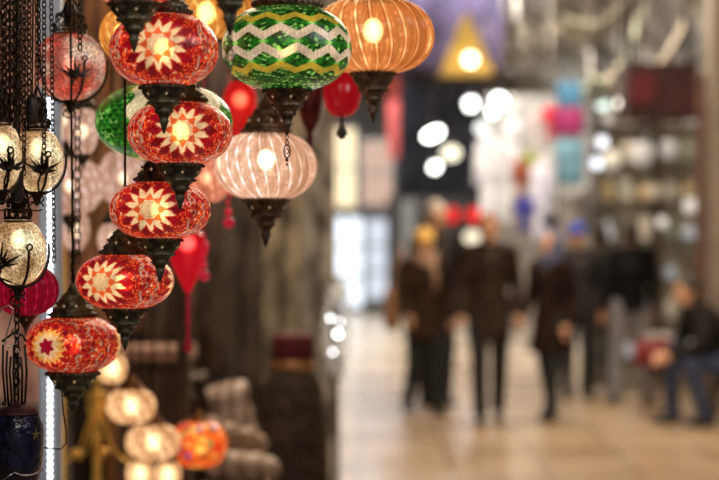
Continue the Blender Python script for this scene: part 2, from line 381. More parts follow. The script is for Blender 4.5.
# ------------------------------------------------------------------ hanging lamps
def finial_mb(s=1.0, long=1.0, hole_glow=True):
    b = MB(); P = [(3.55,.35),(3.7,.1),(3.65,-.2),(3.35,-.4),(3.3,-.9),(2.9,-1.5),(2.25,-2.1),(2.45,-2.3),(2.35,-2.55),(1.85,-2.8),(1.3,-3.4),(1.5,-3.6),(1.35,-3.85),(.9,-4.2),(.62,-4.9),(.85,-5.1),(.6,-5.45),(.4,-6.2),(.12,-7.0)]
    b.lathe([(r * .01 * s, z * .01 * s * long) for r, z in P], seg=32)
    for k in range(28):
        a = 2 * PI * k / 28; b.ball((.037 * s * math.cos(a), .037 * s * math.sin(a), -.001 * s), .0026 * s, 0, 6, 4)
    for k in range(18):
        a = 2 * PI * k / 18; b.ball((.0246 * s * math.cos(a), .0246 * s * math.sin(a), -.0235 * s * long), .002 * s, 0, 6, 4)
    if hole_glow:
        for k in range(7):
            a = 2 * PI * (k + .5) / 7; c = Vector((.0325 * s * math.cos(a), .0325 * s * math.sin(a), -.0112 * s * long)); n = Vector((math.cos(a), math.sin(a), -.8)).normalized()
            t = Vector((-math.sin(a), math.cos(a), 0)); w = n.cross(t)
            b.add([c + n * .001 + t * .0022 * s, c + n * .001 + w * .0034 * s, c + n * .001 - t * .0022 * s, c + n * .001 - w * .0034 * s], [(0, 1, 2, 3)], 1, False)
    return b
def cap_mb(s=1.0, tall=1.0):
    b = MB(); P = [(3.9,-.5),(4.15,-.1),(4.1,.35),(3.75,.6),(3.6,.75),(3.75,1.0),(3.35,1.3),(2.9,1.9),(2.55,2.6),(2.0,3.1),(2.1,3.35),(1.7,3.6),(1.1,4.2),(.8,4.9),(.55,5.2),(.3,5.8)]
    b.lathe([(r * .01 * s, z * .01 * s * tall) for r, z in P], seg=32)
    for k in range(30):
        a = 2 * PI * k / 30; b.ball((.0415 * s * math.cos(a), .0415 * s * math.sin(a), .001 * s), .0028 * s, 0, 6, 4)
    for k in range(9):
        a = 2 * PI * (k + .25) / 9; b.ball((.031 * s * math.cos(a), .031 * s * math.sin(a), .0165 * s * tall), .0022 * s, 1, 6, 4, rz=1.4)
        b.tube([(.030 * s * math.cos(a + q), .030 * s * math.sin(a + q), (.018 + .006 * math.sin(3 * q * 3)) * s * tall) for q in (-.3, -.15, 0, .15, .3)], .0012 * s, 5)
    return b
def pendant_ornament(b, z, s=1.0, length=.05):
    """small chain with an openwork drop"""
    b.chain((0, 0, z), (0, 0, z - length * .35), .008 * s, .0028 * s, .0009 * s)
    zz = z - length * .35 - .009 * s
    for sx in (-1, 1): b.tube([(sx * .0048 * s * math.sin(t), 0, zz + .010 * s * math.cos(t)) for t in np.linspace(0, PI, 9)], .0011 * s, 6)
    b.tube([(.0024 * s * math.cos(t), 0, zz + .004 * s * math.sin(t)) for t in np.linspace(0, 2 * PI, 9)[:-1]], .0009 * s, 5, closed=True)
    b.ball((0, 0, zz - .013 * s), .0028 * s); b.ball((0, 0, zz - .020 * s), .0018 * s)
TOPZ = 2.75
def lamp(name, px, py, Y, R, b, gmat, pat, label, cat='lamp', group=None, cap=1.0, fin=1.0, flong=1.0, rz=0.0, metal=None, ribs=0, amp=.0, twist=0.0,
         p=.8, nu=400, nv=170, bulb=.013, bmat=None, orn=0.0, chain='chain', chx=0.0, capt=1.0, hole_glow=True, bz=.0, light=0.0):
    c = at(px, py, Y); metal = metal or BRONZE
    root = empty(name, c, label, cat, group)
    g = globe('glass_globe', R, b, gmat, root, pat, nu=nu, nv=nv, p=p, ribs=ribs, amp=amp, twist=twist, rz=rz)
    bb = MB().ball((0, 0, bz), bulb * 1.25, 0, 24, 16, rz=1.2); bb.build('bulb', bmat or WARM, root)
    ze = b * math.sin(PI / 2 * .93)
    if fin:
        f = finial_mb(fin, flong, hole_glow); zt = -.07 * fin * flong
        if orn: pendant_ornament(f, zt + .002, fin, orn)
        f.build('finial', [metal, HOLE_GLOW], root, (0, 0, -ze))
    if cap:
        cp = cap_mb(cap, capt).build('cap', [metal, HOLE_GLOW if hole_glow else metal], root, (0, 0, ze))
        z0 = ze + .055 * cap * capt
    else: z0 = ze
    top = TOPZ - c.z
    ch = MB()
    if chain == 'chain': ch.chain((0, 0, z0), (chx, 0, top), .020, .0052, .0014)
    else: ch.tube([(0, 0, z0), (chx, 0, top)], .0022, 6); ch.chain((0, 0, z0), (0, 0, z0 + .06), .02, .005, .0012)
    ch.build('hanging_chain', CHAINM, root)
    if light:
        L = bpy.data.lights.new('bulb_light', 'POINT'); L.energy = light; L.color = (1, .62, .3); L.shadow_soft_size = .03
        lo = bpy.data.objects.new('bulb_light', L); C.objects.link(lo); lo.parent = root; lo.location = (0, -R * .0, 0)
    return root

D = -PI / 2      # longitude that faces the camera
R5 = .0825
GR = 'red mosaic lamps stepping down in a diagonal row'
def facing(px_off, Rpx): return D + math.asin(max(-.9, min(.9, px_off / Rpx)))
pr = pat_red(0)
lamp('mosaic_lamp', 134, -32, 2.455, R5, .052, M_RED, pr, 'red mosaic lamp above the row, only its dark finial hanging into view', group=GR, rz=D)
lamp('mosaic_lamp', 164, 50, 2.56, R5, .0565, M_RED, pr, 'uppermost full red mosaic globe lamp, its cream star around a bright bulb', group=GR, rz=facing(0, 54), bz=.0)
lamp('mosaic_lamp', 180, 133, 2.665, R5, .0510, M_RED, pr, 'red mosaic globe lamp hanging directly in front of the large dim green one', group=GR, rz=facing(8, 52))
lamp('mosaic_lamp', 160, 210, 2.77, R5, .0490, M_RED, pr, 'middle lamp of the red mosaic row, just left of the lit red glass teardrop', group=GR, rz=facing(-5, 51))
lamp('mosaic_lamp', 125, 281, 2.875, R5, .0485, M_RED, pr, 'red mosaic lamp second from the bottom of the diagonal row, star turned left', group=GR, rz=facing(-18, 49), chain='rod')
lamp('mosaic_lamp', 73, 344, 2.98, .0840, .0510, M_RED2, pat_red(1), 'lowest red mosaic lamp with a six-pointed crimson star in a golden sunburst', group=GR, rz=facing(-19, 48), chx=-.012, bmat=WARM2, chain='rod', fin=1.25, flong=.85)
lamp('green_mosaic_lamp', 287, 48, 2.60, .0995, .0655, M_GRN, pat_green, 'large sharp green mosaic lamp with white and gold zigzag bands', cap=1.25, fin=1.0, flong=.98, orn=.05, rz=D + .2, p=.75, metal=BROWNM)
lamp('green_mosaic_lamp', 164, 122, 3.04, .1225, .0695, M_GRN, pat_green2, 'green mosaic lamp with wavy white bands, partly hidden behind the red row', cap=1.2, fin=0, rz=D - .28)
lamp('ribbed_glass_lamp', 373, 36, 3.10, .1080, .0690, AMBER, pat_rib(24, .12), 'glowing amber ribbed glass lamp with brown finial, farthest right of the hanging lamps', cap=1.1, fin=1.12, flong=1.15, ribs=24, amp=.045, twist=.12, nu=560, metal=BROWNM, bmat=WARM2, bulb=.016, bz=.01, hole_glow=False, p=.7, orn=.0)
lamp('ribbed_glass_lamp', 266, 166, 3.22, .0930, .0650, CLEAR, pat_rib(24, .15), 'pale peach ribbed glass lamp hanging below the big green one', cap=1.12, capt=1.1, fin=1.18, flong=1.08, ribs=24, amp=.045, twist=.15, nu=560, metal=BROWNM, bmat=WARM2, bulb=.014, bz=.012, p=.72)
lamp('ribbed_glass_lamp', 230, -70, 2.33, .072, .058, AMBER, pat_rib(26, .3), 'lamp whose dark finial and drop chain hang in left of the big green lamp', cap=1, fin=1.25, flong=1.0, ribs=26, amp=.03, orn=.06, rz=D)
lamp('ribbed_glass_lamp', 206, 8, 3.4, .09, .066, GOLDG, pat_rib(22, .4), 'golden ribbed glass lamp glimpsed between the top red lamp and the green one', fin=1.0, flong=.6, ribs=22, amp=.04, twist=.4, bulb=.016, bz=-.01, nu=260, nv=90)
lamp('ribbed_glass_lamp', 122, 34, 3.10, .040, .045, GOLDG, pat_rib(12, .4), 'small amber glass lamp peeking out left of the top red mosaic lamp', cap=.5, fin=.5, ribs=12, amp=.04, nu=200, nv=80)
# a couple of blurred ribbed globes behind on the left
for px, py, Y, w, h, m, nm, lb in (
    (70, 186, 3.95, 66, 56, PALE, 18, 'blurred clear ribbed globe lamp behind the two long chains, largest of the pale ones'),
    (123, 178, 4.1, 48, 54, PALE, 18, 'blurred pale ribbed globe lamp just left of the middle red mosaic lamp'),
    (83, 131, 3.72, 30, 46, PALE, 16, 'blurred pale glass lamp between crackle globe and green mosaic lamp'),
    (62, 120, 4.05, 34, 42, PALE, 16, 'blurred whitish glass lamp right behind the foot of the rosy crackle lamp'),
    (113, 240, 4.2, 30, 34, PALE, 14, 'small pale glass lamp peeking over the second lowest red mosaic lamp'),
    (75, 230, 4.3, 28, 40, PALE, 14, 'small pale glass lamp beneath the largest pale ribbed globe'),
    (206, 178, 3.95, 50, 48, PINKG, 18, 'peach glass lamp half hidden between red mosaic lamps and pale ribbed lamp')):
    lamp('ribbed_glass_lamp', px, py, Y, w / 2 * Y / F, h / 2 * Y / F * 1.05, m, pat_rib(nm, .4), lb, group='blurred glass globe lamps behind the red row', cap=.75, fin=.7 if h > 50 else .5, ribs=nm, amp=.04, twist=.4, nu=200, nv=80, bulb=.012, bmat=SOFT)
# magenta red ribbed globe low left
lamp('ribbed_glass_lamp', 26, 290, 3.0, .0560, .0460, MAGR, pat_rib(18, 0), 'dull magenta red ribbed glass lamp under the lowest crackle globe at the left edge', cap=.8, fin=.5, ribs=18, amp=.05, nu=240, nv=90, bulb=.006, bmat=mat('unlit_bulb', (.3, .05, .05), .3))

# ---- crackle globes in wrought iron
def crackle_lamp(px, py, Y, R, b, gm, label, leafx=.3, bm=None, crown=1.0, bz=.02):
    c = at(px, py, Y); root = empty('crackle_glass_lamp', c, label, 'lamp', 'crackle glass globe lamps in wrought iron cages')
    globe('glass_globe', R, b, gm, root, pat_plain, nu=120, nv=60, p=.85)
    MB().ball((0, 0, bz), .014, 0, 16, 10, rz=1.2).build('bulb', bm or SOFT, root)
    k = MB()
    # cradle: curved bars from foot up the sides, ending in curls
    for q in range(5):
        a = D + .55 + q * 2 * PI / 5; ca, sa = math.cos(a), math.sin(a); pts = []
        for t in np.linspace(-PI / 2, .05, 12):
            rr = (R + .004) * math.cos(t) ** .85 if t > -1.45 else .006; pts.append((rr * ca, rr * sa, (b + .004) * math.sin(t)))
        k.tube(pts, .0022, 6)
        e = Vector(pts[-1])
        tang = Vector((-sa, ca, 0))
        k.tube([e + tang * (.007 * math.sin(u) * (1 - u / 9)) + Vector((0, 0, .007 * (1 - math.cos(u)) * (1 - u / 9))) for u in np.linspace(0, 5.5, 14)], .0017, 6)
    k.lathe([(.001, -.020), (.004, -.018), (.007, -.008), (.010, -.002), (.016, 0), (.018, .004)], (0, 0, -b - .004), 14)
    for q in range(2): k.tube([(.012 * math.cos(u) * (1 if q else -1) , -.004, -b - .012 - .013 * q + .007 * math.sin(u)) for u in np.linspace(0, 5.6, 12)], .0014, 5)
    k.build('iron_cradle', IRON, root)
    # leaf rosette wired to the front of the globe
    l = MB(); u0 = leafx; z0 = -b * .38; rr = R * math.cos(math.asin(-.38)) ** .85 + .005
    a0 = D + u0; cc = Vector((rr * math.cos(a0), rr * math.sin(a0), z0)); tx = Vector((-math.sin(a0), math.cos(a0), 0))
    for j in range(9):
        th = PI * (.02 + .96 * j / 8); Ln = .028 + .012 * math.sin(j * 2.1); d = tx * math.cos(th) + Vector((0, 0, 1)) * math.sin(th); s_ = tx * -math.sin(th) + Vector((0, 0, 1)) * math.cos(th)
        o_ = cc.normalized() * .002
        l.add([cc + o_, cc + d * Ln * .45 + s_ * .0030 + o_ * 1.6, cc + d * Ln + o_ * -1.5, cc + d * Ln * .45 - s_ * .0030 + o_ * 1.6, cc + d * Ln * .45 - o_], [(0, 1, 2, 3), (0, 3, 4), (0, 4, 1), (1, 4, 2), (4, 3, 2)], 0, False)
    l.ball(cc + cc.normalized() * .002, .006, 0, 8, 5); l.tube([cc, cc + Vector((0, 0, -.02)) - tx * .006, (0.004, -.004, -b)], .0018, 6)
    l.build('iron_leaf', IRON, root)
    cr = MB(); zt = b * .92; rt = R * .46 * crown
    for zz, rr2 in ((zt, rt), (zt + .005, rt * 1.04), (zt + .036, rt * .80)):
        cr.tube([(rr2 * math.cos(t), rr2 * math.sin(t), zz) for t in np.linspace(0, 2 * PI, 25)[:-1]], .0018, 6, closed=True)
    for q in range(11):
        a = 2 * PI * q / 11; cen = Vector((rt * math.cos(a), rt * math.sin(a), zt + .013)); tg = Vector((-math.sin(a), math.cos(a), 0))
        cr.tube([cen + tg * .0065 * math.cos(t) + Vector((0, 0, .0075 * math.sin(t))) for t in np.linspace(0, 2 * PI, 11)[:-1]], .0014, 5, closed=True)
        cr.tube([cen + Vector((0, 0, .006)) + tg * .005 * math.cos(t) * (1 - t / 8) + Vector((-math.cos(a), -math.sin(a), 0)) * .004 + Vector((0, 0, .010 + .006 * math.sin(t))) for t in np.linspace(0, 5.5, 11)], .0013, 5)
    for q in range(3):
        a = 2 * PI * q / 3 + .4; cr.tube([(rt * .8 * math.cos(a), rt * .8 * math.sin(a), zt + .036), (rt * .3 * math.cos(a), rt * .3 * math.sin(a), zt + .062), (0, 0, zt + .075)], .0018, 6)
    cr.lathe([(.002, .0), (.011, .002), (.012, .030), (.008, .042), (.003, .046)], (0, 0, zt + .012), 14)
    cr.build('iron_crown', IRON, root)
    ch = MB(); top = TOPZ - c.z; ch.chain((0, 0, zt + .075), (0, 0, top), .013, .0042, .0012); ch.build('hanging_chain', CHAINM, root)
    return root
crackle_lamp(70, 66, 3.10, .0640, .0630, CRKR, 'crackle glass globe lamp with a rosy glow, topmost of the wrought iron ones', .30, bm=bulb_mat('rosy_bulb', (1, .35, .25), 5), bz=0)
crackle_lamp(37, 160, 2.84, .0440, .0530, CRK, 'yellowish crackle globe lamp with a black iron leaf, second wrought iron lamp down', .35)
crackle_lamp(2, 156, 2.62, .0300, .0520, CRK, 'crackle globe lamp cut by the left edge, beside the yellowish leaf-caged one', .5)
crackle_lamp(18, 252, 2.72, .0450, .0530, CRK, 'lowest crackle globe lamp, its iron leaf and curls over the magenta ribbed globe', -.35)

# ---- dangling cable parts
def thing_mb(mb, name, mats, label, cat, group=None, loc=(0, 0, 0)):
    return tag(mb.build(name, mats, None, loc), label, cat, group)
def chain_thing(px, py0, py1, Y, label, link=.013, lean=0, mt=CHAINM, r=.0013):
    a = at(px, py0, Y); b = at(px + lean, py1, Y); a = Vector((a.x, a.y, TOPZ))
    o = MB().chain(a - b, (0, 0, 0), link, link * .33, r).build('hanging_chain', mt, None, b)
    return tag(o, label, 'chain', 'loose dark chains hanging at the left edge')
chs = [(4, 118, 2.55), (8, 104, 2.6), (12, 128, 2.62), (16, 110, 2.58), (19, 122, 2.66)]
for i, (px, y1, Y) in enumerate(chs):
    chain_thing(px, 0, y1, Y, 'dark chain in the thick bundle at the upper left edge', .016, 0, CHAINM, .0018)
for px, y1, Y, lb, ln in ((31, 96, 2.7, 'thin dark chain between the edge bundle and the rosy crackle globe', -2), (36, 78, 2.74, 'dark chain ending beside the left flank of the rosy crackle globe', 3), (80, 50, 2.66, 'fine chain with an end ring in front of the rosy crackle globe', 0),
                      (24, 175, 2.70, 'fine chain crossing the left half of the yellowish crackle globe', 0), (44, 160, 2.74, 'fine chain crossing the right half of the yellowish crackle globe', 0), (79, 262, 3.2, 'dark link chain beside the thick rod above the lowest red lamp', -2), (46, 262, 2.86, 'fine chain along the silver light pole, ending at the lowest crackle globe', 8)):
    chain_thing(px, 0, y1, Y, lb, .011 if px not in (79,) else .024, ln, CHAINM, .0011 if px != 79 else .0016)
for px, py, Y, lb in ((32, 110, 2.80, 'black cable switch above the yellowish crackle globe'), (17, 186, 2.655, 'black cable switch above the lowest crackle globe')):
    c = at(px, py, Y); b = MB(); b.lathe([(.003, -.026), (.008, -.024), (.0105, -.015), (.0105, .014), (.008, .022), (.0035, .026)], seg=14, sy=.7); b.tube([(0, 0, .025), (.002, 0, .2), (0, 0, TOPZ - c.z)], .0016, 6)
    b.box((0, -.0085, 0), (.005, .004, .012)); thing_mb(b, 'cable_switch', mat('black_plastic', (.02, .02, .022), .4), lb, 'switch', 'cable switches', c)
# iron rod at x=67
c = at(67, 290, 2.5)
# silver S hooks and dark bunch
for i, (px, py, Y, lb) in enumerate(((9, 325, 2.7, 'larger silver wire hook at the left edge under the magenta globe'), (17, 340, 2.78, 'smaller silver wire hook just right of the larger one'))):
    b = MB(); s = .62 if i else 1
    pts = [(-.016, 0, .018), (-.010, 0, .028), (0, 0, .031), (.006, 0, .025), (.004, 0, .012), (-.004, 0, -.015), (-.006, 0, -.030), (0, 0, -.036), (.006, 0, -.030)]
    b.tube([tuple(q * s for q in p_) for p_ in pts], .0013, 6); thing_mb(b, 'hanging_hook', SILVERM, lb, 'hook', 'silver wire hooks', at(px, py, Y))
c = at(14, 372, 2.8); b = MB()
for k in range(7):
    x = -.018 + .006 * k; b.tube([(x, .004 * math.sin(k), .045 - .01 * (k % 3)), (x * 1.1, .006 * math.cos(k), 0), (x * .9 + .002, 0, -.05 - .012 * (k % 2))], .0019, 6)
    b.ball((x * .9, 0, -.052 - .012 * (k % 2)), .004, 0, 8, 5)
b.tube([(.02, 0, .05), (.015, 0, .06), (0, 0, .065), (-.02, 0, .05)], .002, 6)
thing_mb(b, 'trinket_bunch', IRON, 'bunch of dark metal trinkets hanging from the silver hooks', 'ornament', None, c)
# dark blue glass globe low left
c = at(17, 444, 2.78); root = empty('blue_glass_lamp', c, 'dark blue glass lamp with a reddish top and gold star at the lower left corner', 'lamp')
BLUG = mat('dark_blue_glass', (.005, .006, .016), .2, 0, .5, 60, col2=(.012, .015, .045), bump=.5); 
MB().lathe([(.012, -.075), (.034, -.066), (.041, -.03), (.0435, .0), (.0425, .028), (.035, .048), (.020, .060), (.010, .064)], seg=40).build('glass_body', BLUG, root)
MB().lathe([(.036, .0), (.034, .004), (.026, .010), (.015, .013), (.005, .017), (.002, .022)], (0, 0, .049), 32).build('cap', mat('reddish_dark_metal', (.05, .015, .02), .5, .4, .5, 60), root)
b = MB()
pts = []
for k in range(10):
    a = PI / 2 + k * PI / 5; rr = .011 if k % 2 == 0 else .0035; pts.append((rr * math.cos(a), rr * math.sin(a)))
a0 = D + .95; cc = Vector((.0442 * math.cos(a0), .0442 * math.sin(a0), .018)); tx = Vector((-math.sin(a0), math.cos(a0), 0))
vs = [cc + cc.normalized() * .0015] + [cc + tx * x + Vector((0, 0, z)) for x, z in pts]; b.add(vs, [(0, 1 + k, 1 + (k + 1) % 10) for k in range(10)], 0, False); b.build('gold_star', mat('dull_gold', (.16, .13, .04), .5, .5), root)
b = MB(); b.chain((0, 0, .083), (0, 0, TOPZ - c.z), .016, .005, .0015); b.build('hanging_chain', CHAINM, root)
b = MB()
b.tube([(-.028 + .006 * math.sin(t * 5), -.036 - .004 * math.sin(t * 3), .03 - .10 * t) for t in np.linspace(0, 1, 30)], [.0013 + .0009 * (k % 2) for k in range(30)], 6)
b.tube([(-.028 + .006 * math.sin(5), -.037, -.07), (-.01, -.045, -.05), (.005, -.046, -.04)], .0008, 5)
b.tube([(.005 + .04 * t, -.046 + .03 * t * t, -.040 - .006 * math.sin(t * PI)) for t in np.linspace(0, 1, 26)], [.0011 + .0009 * (k % 2) for k in range(26)], 6)
b.build('bead_string', SILVERM, root)
# thin wire loop under lowest lamp
b = MB(); pts = [at(61, 380, 2.90), at(63, 410, 2.90), at(66, 432, 2.90), at(66, 443, 2.90), at(61, 449, 2.90), at(50, 449, 2.88), at(42, 447, 2.86)]
q0 = pts[0].copy(); b.tube([p_ - q0 for p_ in pts], .0012, 6); thing_mb(b, 'hanging_wire', IRON, 'thin black wire looping down beside the silver light pole', 'wire', None, q0)

# ---- silver light pole with LEDs
c = at(51, 235, 3.6); root = empty('light_pole', (c.x, c.y, 0), 'tall silver metal pole carrying a strip of white LEDs behind the left lamps', 'pole')
MB().box((0, 0, 1.5), (.036, .02, 3.0)).box((-.020, .0, 1.5), (.006, .03, 3.0)).box((.020, .0, 1.5), (.006, .03, 3.0)).box((0, 0, .01), (.16, .16, .02)).build('pole_profile', mat('brushed_silver', (.55, .58, .62), .3, .75, .3, 8, stretch=(1, 1, .2), emit=.10), root)  # slight self-glow makes the metal look lit
b = MB()
for k in range(95): b.ball((.0, -.012, .55 + k * .0135 * 1.0), .0047, 0, 8, 5)
b.build('led_strip', glow('cool_led', (.85, .92, 1.0), 7), root)['kind'] = 'stuff'
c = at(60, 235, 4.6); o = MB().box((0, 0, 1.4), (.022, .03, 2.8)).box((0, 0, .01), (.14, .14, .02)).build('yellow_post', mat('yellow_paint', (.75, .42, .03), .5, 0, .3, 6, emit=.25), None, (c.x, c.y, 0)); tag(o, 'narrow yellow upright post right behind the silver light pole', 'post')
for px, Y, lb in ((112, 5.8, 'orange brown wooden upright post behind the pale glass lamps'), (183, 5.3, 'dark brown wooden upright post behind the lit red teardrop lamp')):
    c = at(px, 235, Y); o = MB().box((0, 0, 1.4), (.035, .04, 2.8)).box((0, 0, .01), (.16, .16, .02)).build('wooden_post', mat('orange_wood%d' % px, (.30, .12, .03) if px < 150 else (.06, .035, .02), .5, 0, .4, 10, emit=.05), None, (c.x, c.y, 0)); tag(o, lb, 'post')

# ---- red glass pieces
def tinted(name, col, es, clear):
    m, nt, out = nodes(name); p = N(nt, 'ShaderNodeBsdfPrincipled', Roughness=.12); p.inputs['Base Color'].default_value = rgba(tuple(k * .4 for k in col)); tc = N(nt, 'ShaderNodeTexCoord')
    nz = N(nt, 'ShaderNodeTexNoise', Scale=22.0); nt.links.new(tc.outputs['Object'], nz.inputs['Vector']); mr = N(nt, 'ShaderNodeMapRange'); mr.inputs['To Min'].default_value = es * .5; mr.inputs['To Max'].default_value = es * 1.5
    nt.links.new(nz.outputs['Fac'], mr.inputs['Value']); nt.links.new(mr.outputs[0], p.inputs['Emission Strength']); p.inputs['Emission Color'].default_value = rgba(col)
    t = N(nt, 'ShaderNodeBsdfTransparent', Color=(1, col[1] * 4 + .05, col[2] * 2 + .05, 1)); mx = N(nt, 'ShaderNodeMixShader', Fac=clear)
    nt.links.new(p.outputs[0], mx.inputs[1]); nt.links.new(t.outputs[0], mx.inputs[2]); nt.links.new(mx.outputs[0], out.inputs[0]); MATS[name] = m; return m
def red_glass(px, py, Y, prof, label, lit=None, stem_len=.0, m=None, tail=True):
    c = at(px, py, Y); root = empty('red_glass_lamp', c, label, 'lamp', 'blurred red glass lamps among the others')
    o = MB().lathe([(r, z) for r, z in prof], seg=32).build('glass_body', m or tinted('deep_red_glass', (.42, .006, .012), .6, .25), root)
    zt = max(z for r, z in prof); zb = min(z for r, z in prof)
    if lit: MB().ball(lit, .022, 0, 14, 8).build('bulb', WARM2, root)
    b = MB(); b.lathe([(.018, 0), (.02, .004), (.012, .014), (.006, .03), (.002, .036)], (0, 0, zt - .003), 16); b.build('cap', BRONZE, root)
    b = MB(); b.chain((0, 0, zt + .03), (0, 0, TOPZ - c.z), .016, .005, .0014); b.build('hanging_chain', CHAINM, root)
    if stem_len:
        b = MB(); b.tube([(0, 0, zb + .01), (0, 0, zb - stem_len)], [.006, .004], 8); b.ball((0, 0, zb - stem_len), .011, 0, 12, 8, rz=1.4); b.ball((0, 0, zb - stem_len * .55), .007, 0, 10, 6); b.build('tassel', mat('red_tassel', (.42, .01, .03), .5, 0, .3, 30, emit=.25), root)
    return root
tear = [(.003, -.085), (.010, -.070), (.022, -.045), (.036, -.015), (.044, .010), (.046, .030), (.040, .048), (.026, .060), (.016, .066)]
red_glass(188, 258, 4.0, [(r * 1.04, z * 1.04) for r, z in tear], 'lit red glass teardrop lamp with a long tassel beside the red mosaic row', lit=(0, -.015, .035), stem_len=.12, m=tinted('lit_red_teardrop', (.62, .008, .022), .7, .34))
red_glass(240, 112, 4.1, [(r * .88, z * 1.17) for r, z in tear], 'bright red glass drop lamp between green mosaic lamp and pale ribbed lamp', m=tinted('bright_red_drop', (.72, .018, .016), .6, .3), lit=(0, 0, .03))
rg_ = red_glass(342, 92, 3.45, [(.003, -.052), (.022, -.046), (.034, -.030), (.039, -.008), (.037, .015), (.030, .033), (.018, .05)], 'round red glass lamp with a small bronze drop under the amber lamp')
MB().lathe([(.004, -.03), (.012, -.02), (.007, -.008), (.004, 0), (.003, .012), (.012, .022)], seg=14).build('drop_ornament', BRONZE, rg_, (0, 0, -.066))
red_glass(310, 96, 3.9, [(.003, -.125), (.008, -.10), (.006, -.085), (.022, -.055), (.030, -.01), (.034, .03), (.026, .06), (.012, .075)], 'dark brownish red pointed lamp between the big green and amber lamps', m=mat('brown_red_glass', (.10, .012, .012), .2, .2, .4, 30, emit=.10))
for px, py, Y, lb in ((229, 205, 3.9, 'string of red glass beads under the peach glass lamp'), (204, 258, 3.85, 'string of bright pink red beads right of the lit red teardrop')):
    c = at(px, py, Y); b = MB(); b.tube([(0, 0, -.03), (0, 0, TOPZ - c.z)], .001, 5)
    for k in range(5): b.ball((.004 * math.sin(k * 2), 0, .05 - .022 * k), .009 if k % 2 else .005, 0, 10, 7)
    b.ball((0, 0, -.04), .013, 0, 12, 8); thing_mb(b, 'hanging_beads', mat('pink_red_beads', (.8, .02, .06), .12, 0, .3, 30, emit=.35), lb, 'beads', 'red bead strings', c)

# ------------------------------------------------------------------ low lit lamps, chandelier
GLB = rib_mat('creamy_lit_glass', (1, .85, .6), (1.0, .60, .30), 1.5, .2)
BRASS = mat('polished_brass', (.85, .45, .09), .35, .8, .3, 20, emit=.12)  # small self-glow brightens the gold tone
c = at(97, 410, 5.25); root = empty('brass_chandelier', c, 'polished brass chandelier with curved arms below the lowest red mosaic lamp', 'chandelier')
MB().lathe([(.004, -.02), (.020, -.015), (.034, .0), (.028, .02), (.036, .035), (.030, .055), (.012, .065), (.008, .12), (.014, .13), (.006, .14)], seg=24).build('body', BRASS, root)
MB().lathe([(.022, -.30), (.016, -.26), (.013, -.2), (.015, -.1), (.012, -.02)], seg=20).build('stem', BRASS, root)
for k in range(5):
    a = [-.2, PI + .25, PI / 2, PI / 2 + .7, PI / 2 - .8][k]; ca, sa = math.cos(a), math.sin(a)
    arm = MB().tube([(.012 * ca, .012 * sa, .0), (.03 * ca, .03 * sa, -.05), (.045 * ca, .045 * sa, -.10), (.075 * ca, .075 * sa, -.145), (.11 * ca, .11 * sa, -.165), (.13 * ca, .13 * sa, -.15)], .0036, 8).build('arm', BRASS, root)
    MB().lathe([(.008, 0), (.02, .004), (.022, .014), (.010, .02)], (.13 * ca, .13 * sa, -.155), 14).build('bobeche', BRASS, arm)
b = MB(); b.chain((0, 0, .14), (0, 0, TOPZ - c.z), .02, .006, .0016); b.build('hanging_chain', CHAINM, root)
GL = 'small lit cream glass lamps at the lower left'
for px, py, Y, w, h, lb in ((131, 406, 4.6, 49, 35, 'cream lit glass lamp right of the brass chandelier body, highest of the cluster'), (153, 442, 4.76, 54, 36, 'cream lit glass lamp between the chandelier and the orange mosaic lamp'),
                         (112, 368, 4.4, 30, 32, 'cream lit glass lamp half hidden behind the lowest red mosaic lamp'), (140, 474, 4.85, 28, 30, 'small round cream lamp at the lower frame edge, left of its twin'), (168, 475, 4.92, 26, 30, 'small round cream lamp at the lower frame edge under the orange mosaic one')):
    lamp('cream_glass_lamp', px, py, Y, w / 2 * Y / F, h / 2 * Y / F, GLB, pat_rib(14, .5), lb, group=GL, cap=.8, fin=.35, nu=140, nv=60, ribs=14, amp=.02, hole_glow=False, bulb=.019, bmat=WARM2, metal=mat('warm_copper_metal', (.30, .12, .04), .35, .8, .3, 30), bz=0, p=.6)
def pat_multi(LON, S, RR, T, R):
    col = np.zeros(LON.shape + (4,)); col[..., 3] = .5; gu = np.floor(LON * 5); gv = np.floor(S / R * 5); h = hsh(gu, gv)
    setc(col, h >= 0, (.95, .16, .02), .4, h); setc(col, h > .6, (.8, .03, .01)); setc(col, h > .75, (1, .5, .1)); setc(col, h > .87, (.05, .08, .35)); setc(col, h > .93, (.2, .35, .1)); return col
lamp('mosaic_lamp', 199, 444, 5.1, 28 * 5.1 / F, 23 * 5.1 / F, mosaic_mat('orange_mosaic_glass', 1.1, .2), pat_multi, 'glowing orange mosaic lamp with coloured chips at the bottom of the photo', cap=.7, fin=0, nu=160, nv=80, bulb=.02, bmat=WARM2, p=.6, metal=mat('warm_copper_metal', (.3, .1, .03)), rz=.3)

# ------------------------------------------------------------------ stall goods: jar, rugs, cabinet, drapes
c = at(293, 235, 6.65); root = empty('tall_jar', (c.x, c.y, 0), 'tall dark brown jar with a maroon velvet lid and gold band beside the aisle', 'jar')
z = lambda py, Y: H - (py - HY) * Y / F
zt = z(372, 6.5); SJ = 1.25
MB().lathe([(.12, 0), (.14, .05), (.143, .5), (.140, .65), (.132, zt - .22), (.120, zt - .09), (.098, zt - .02), (.085, zt)], seg=40).build('body', mat('dark_brown_weave', (.040, .028, .020), .7, 0, .6, 30, bump=.5, col2=(.085, .06, .045)), root)
MB().lathe([(.085, zt - .004), (.090, zt + .008), (.088, zt + .030), (.082, zt + .037)], seg=36).build('gold_band', mat('gold_band', (.50, .27, .12), .4, .5), root)
MB().lathe([(.081, zt + .033), (.085, zt + .042), (.083, zt + .125), (.077, zt + .134), (.01, zt + .138)], seg=36).build('lid', mat('maroon_velvet', (.10, .006, .018), .8, 0, .4, 40), root)
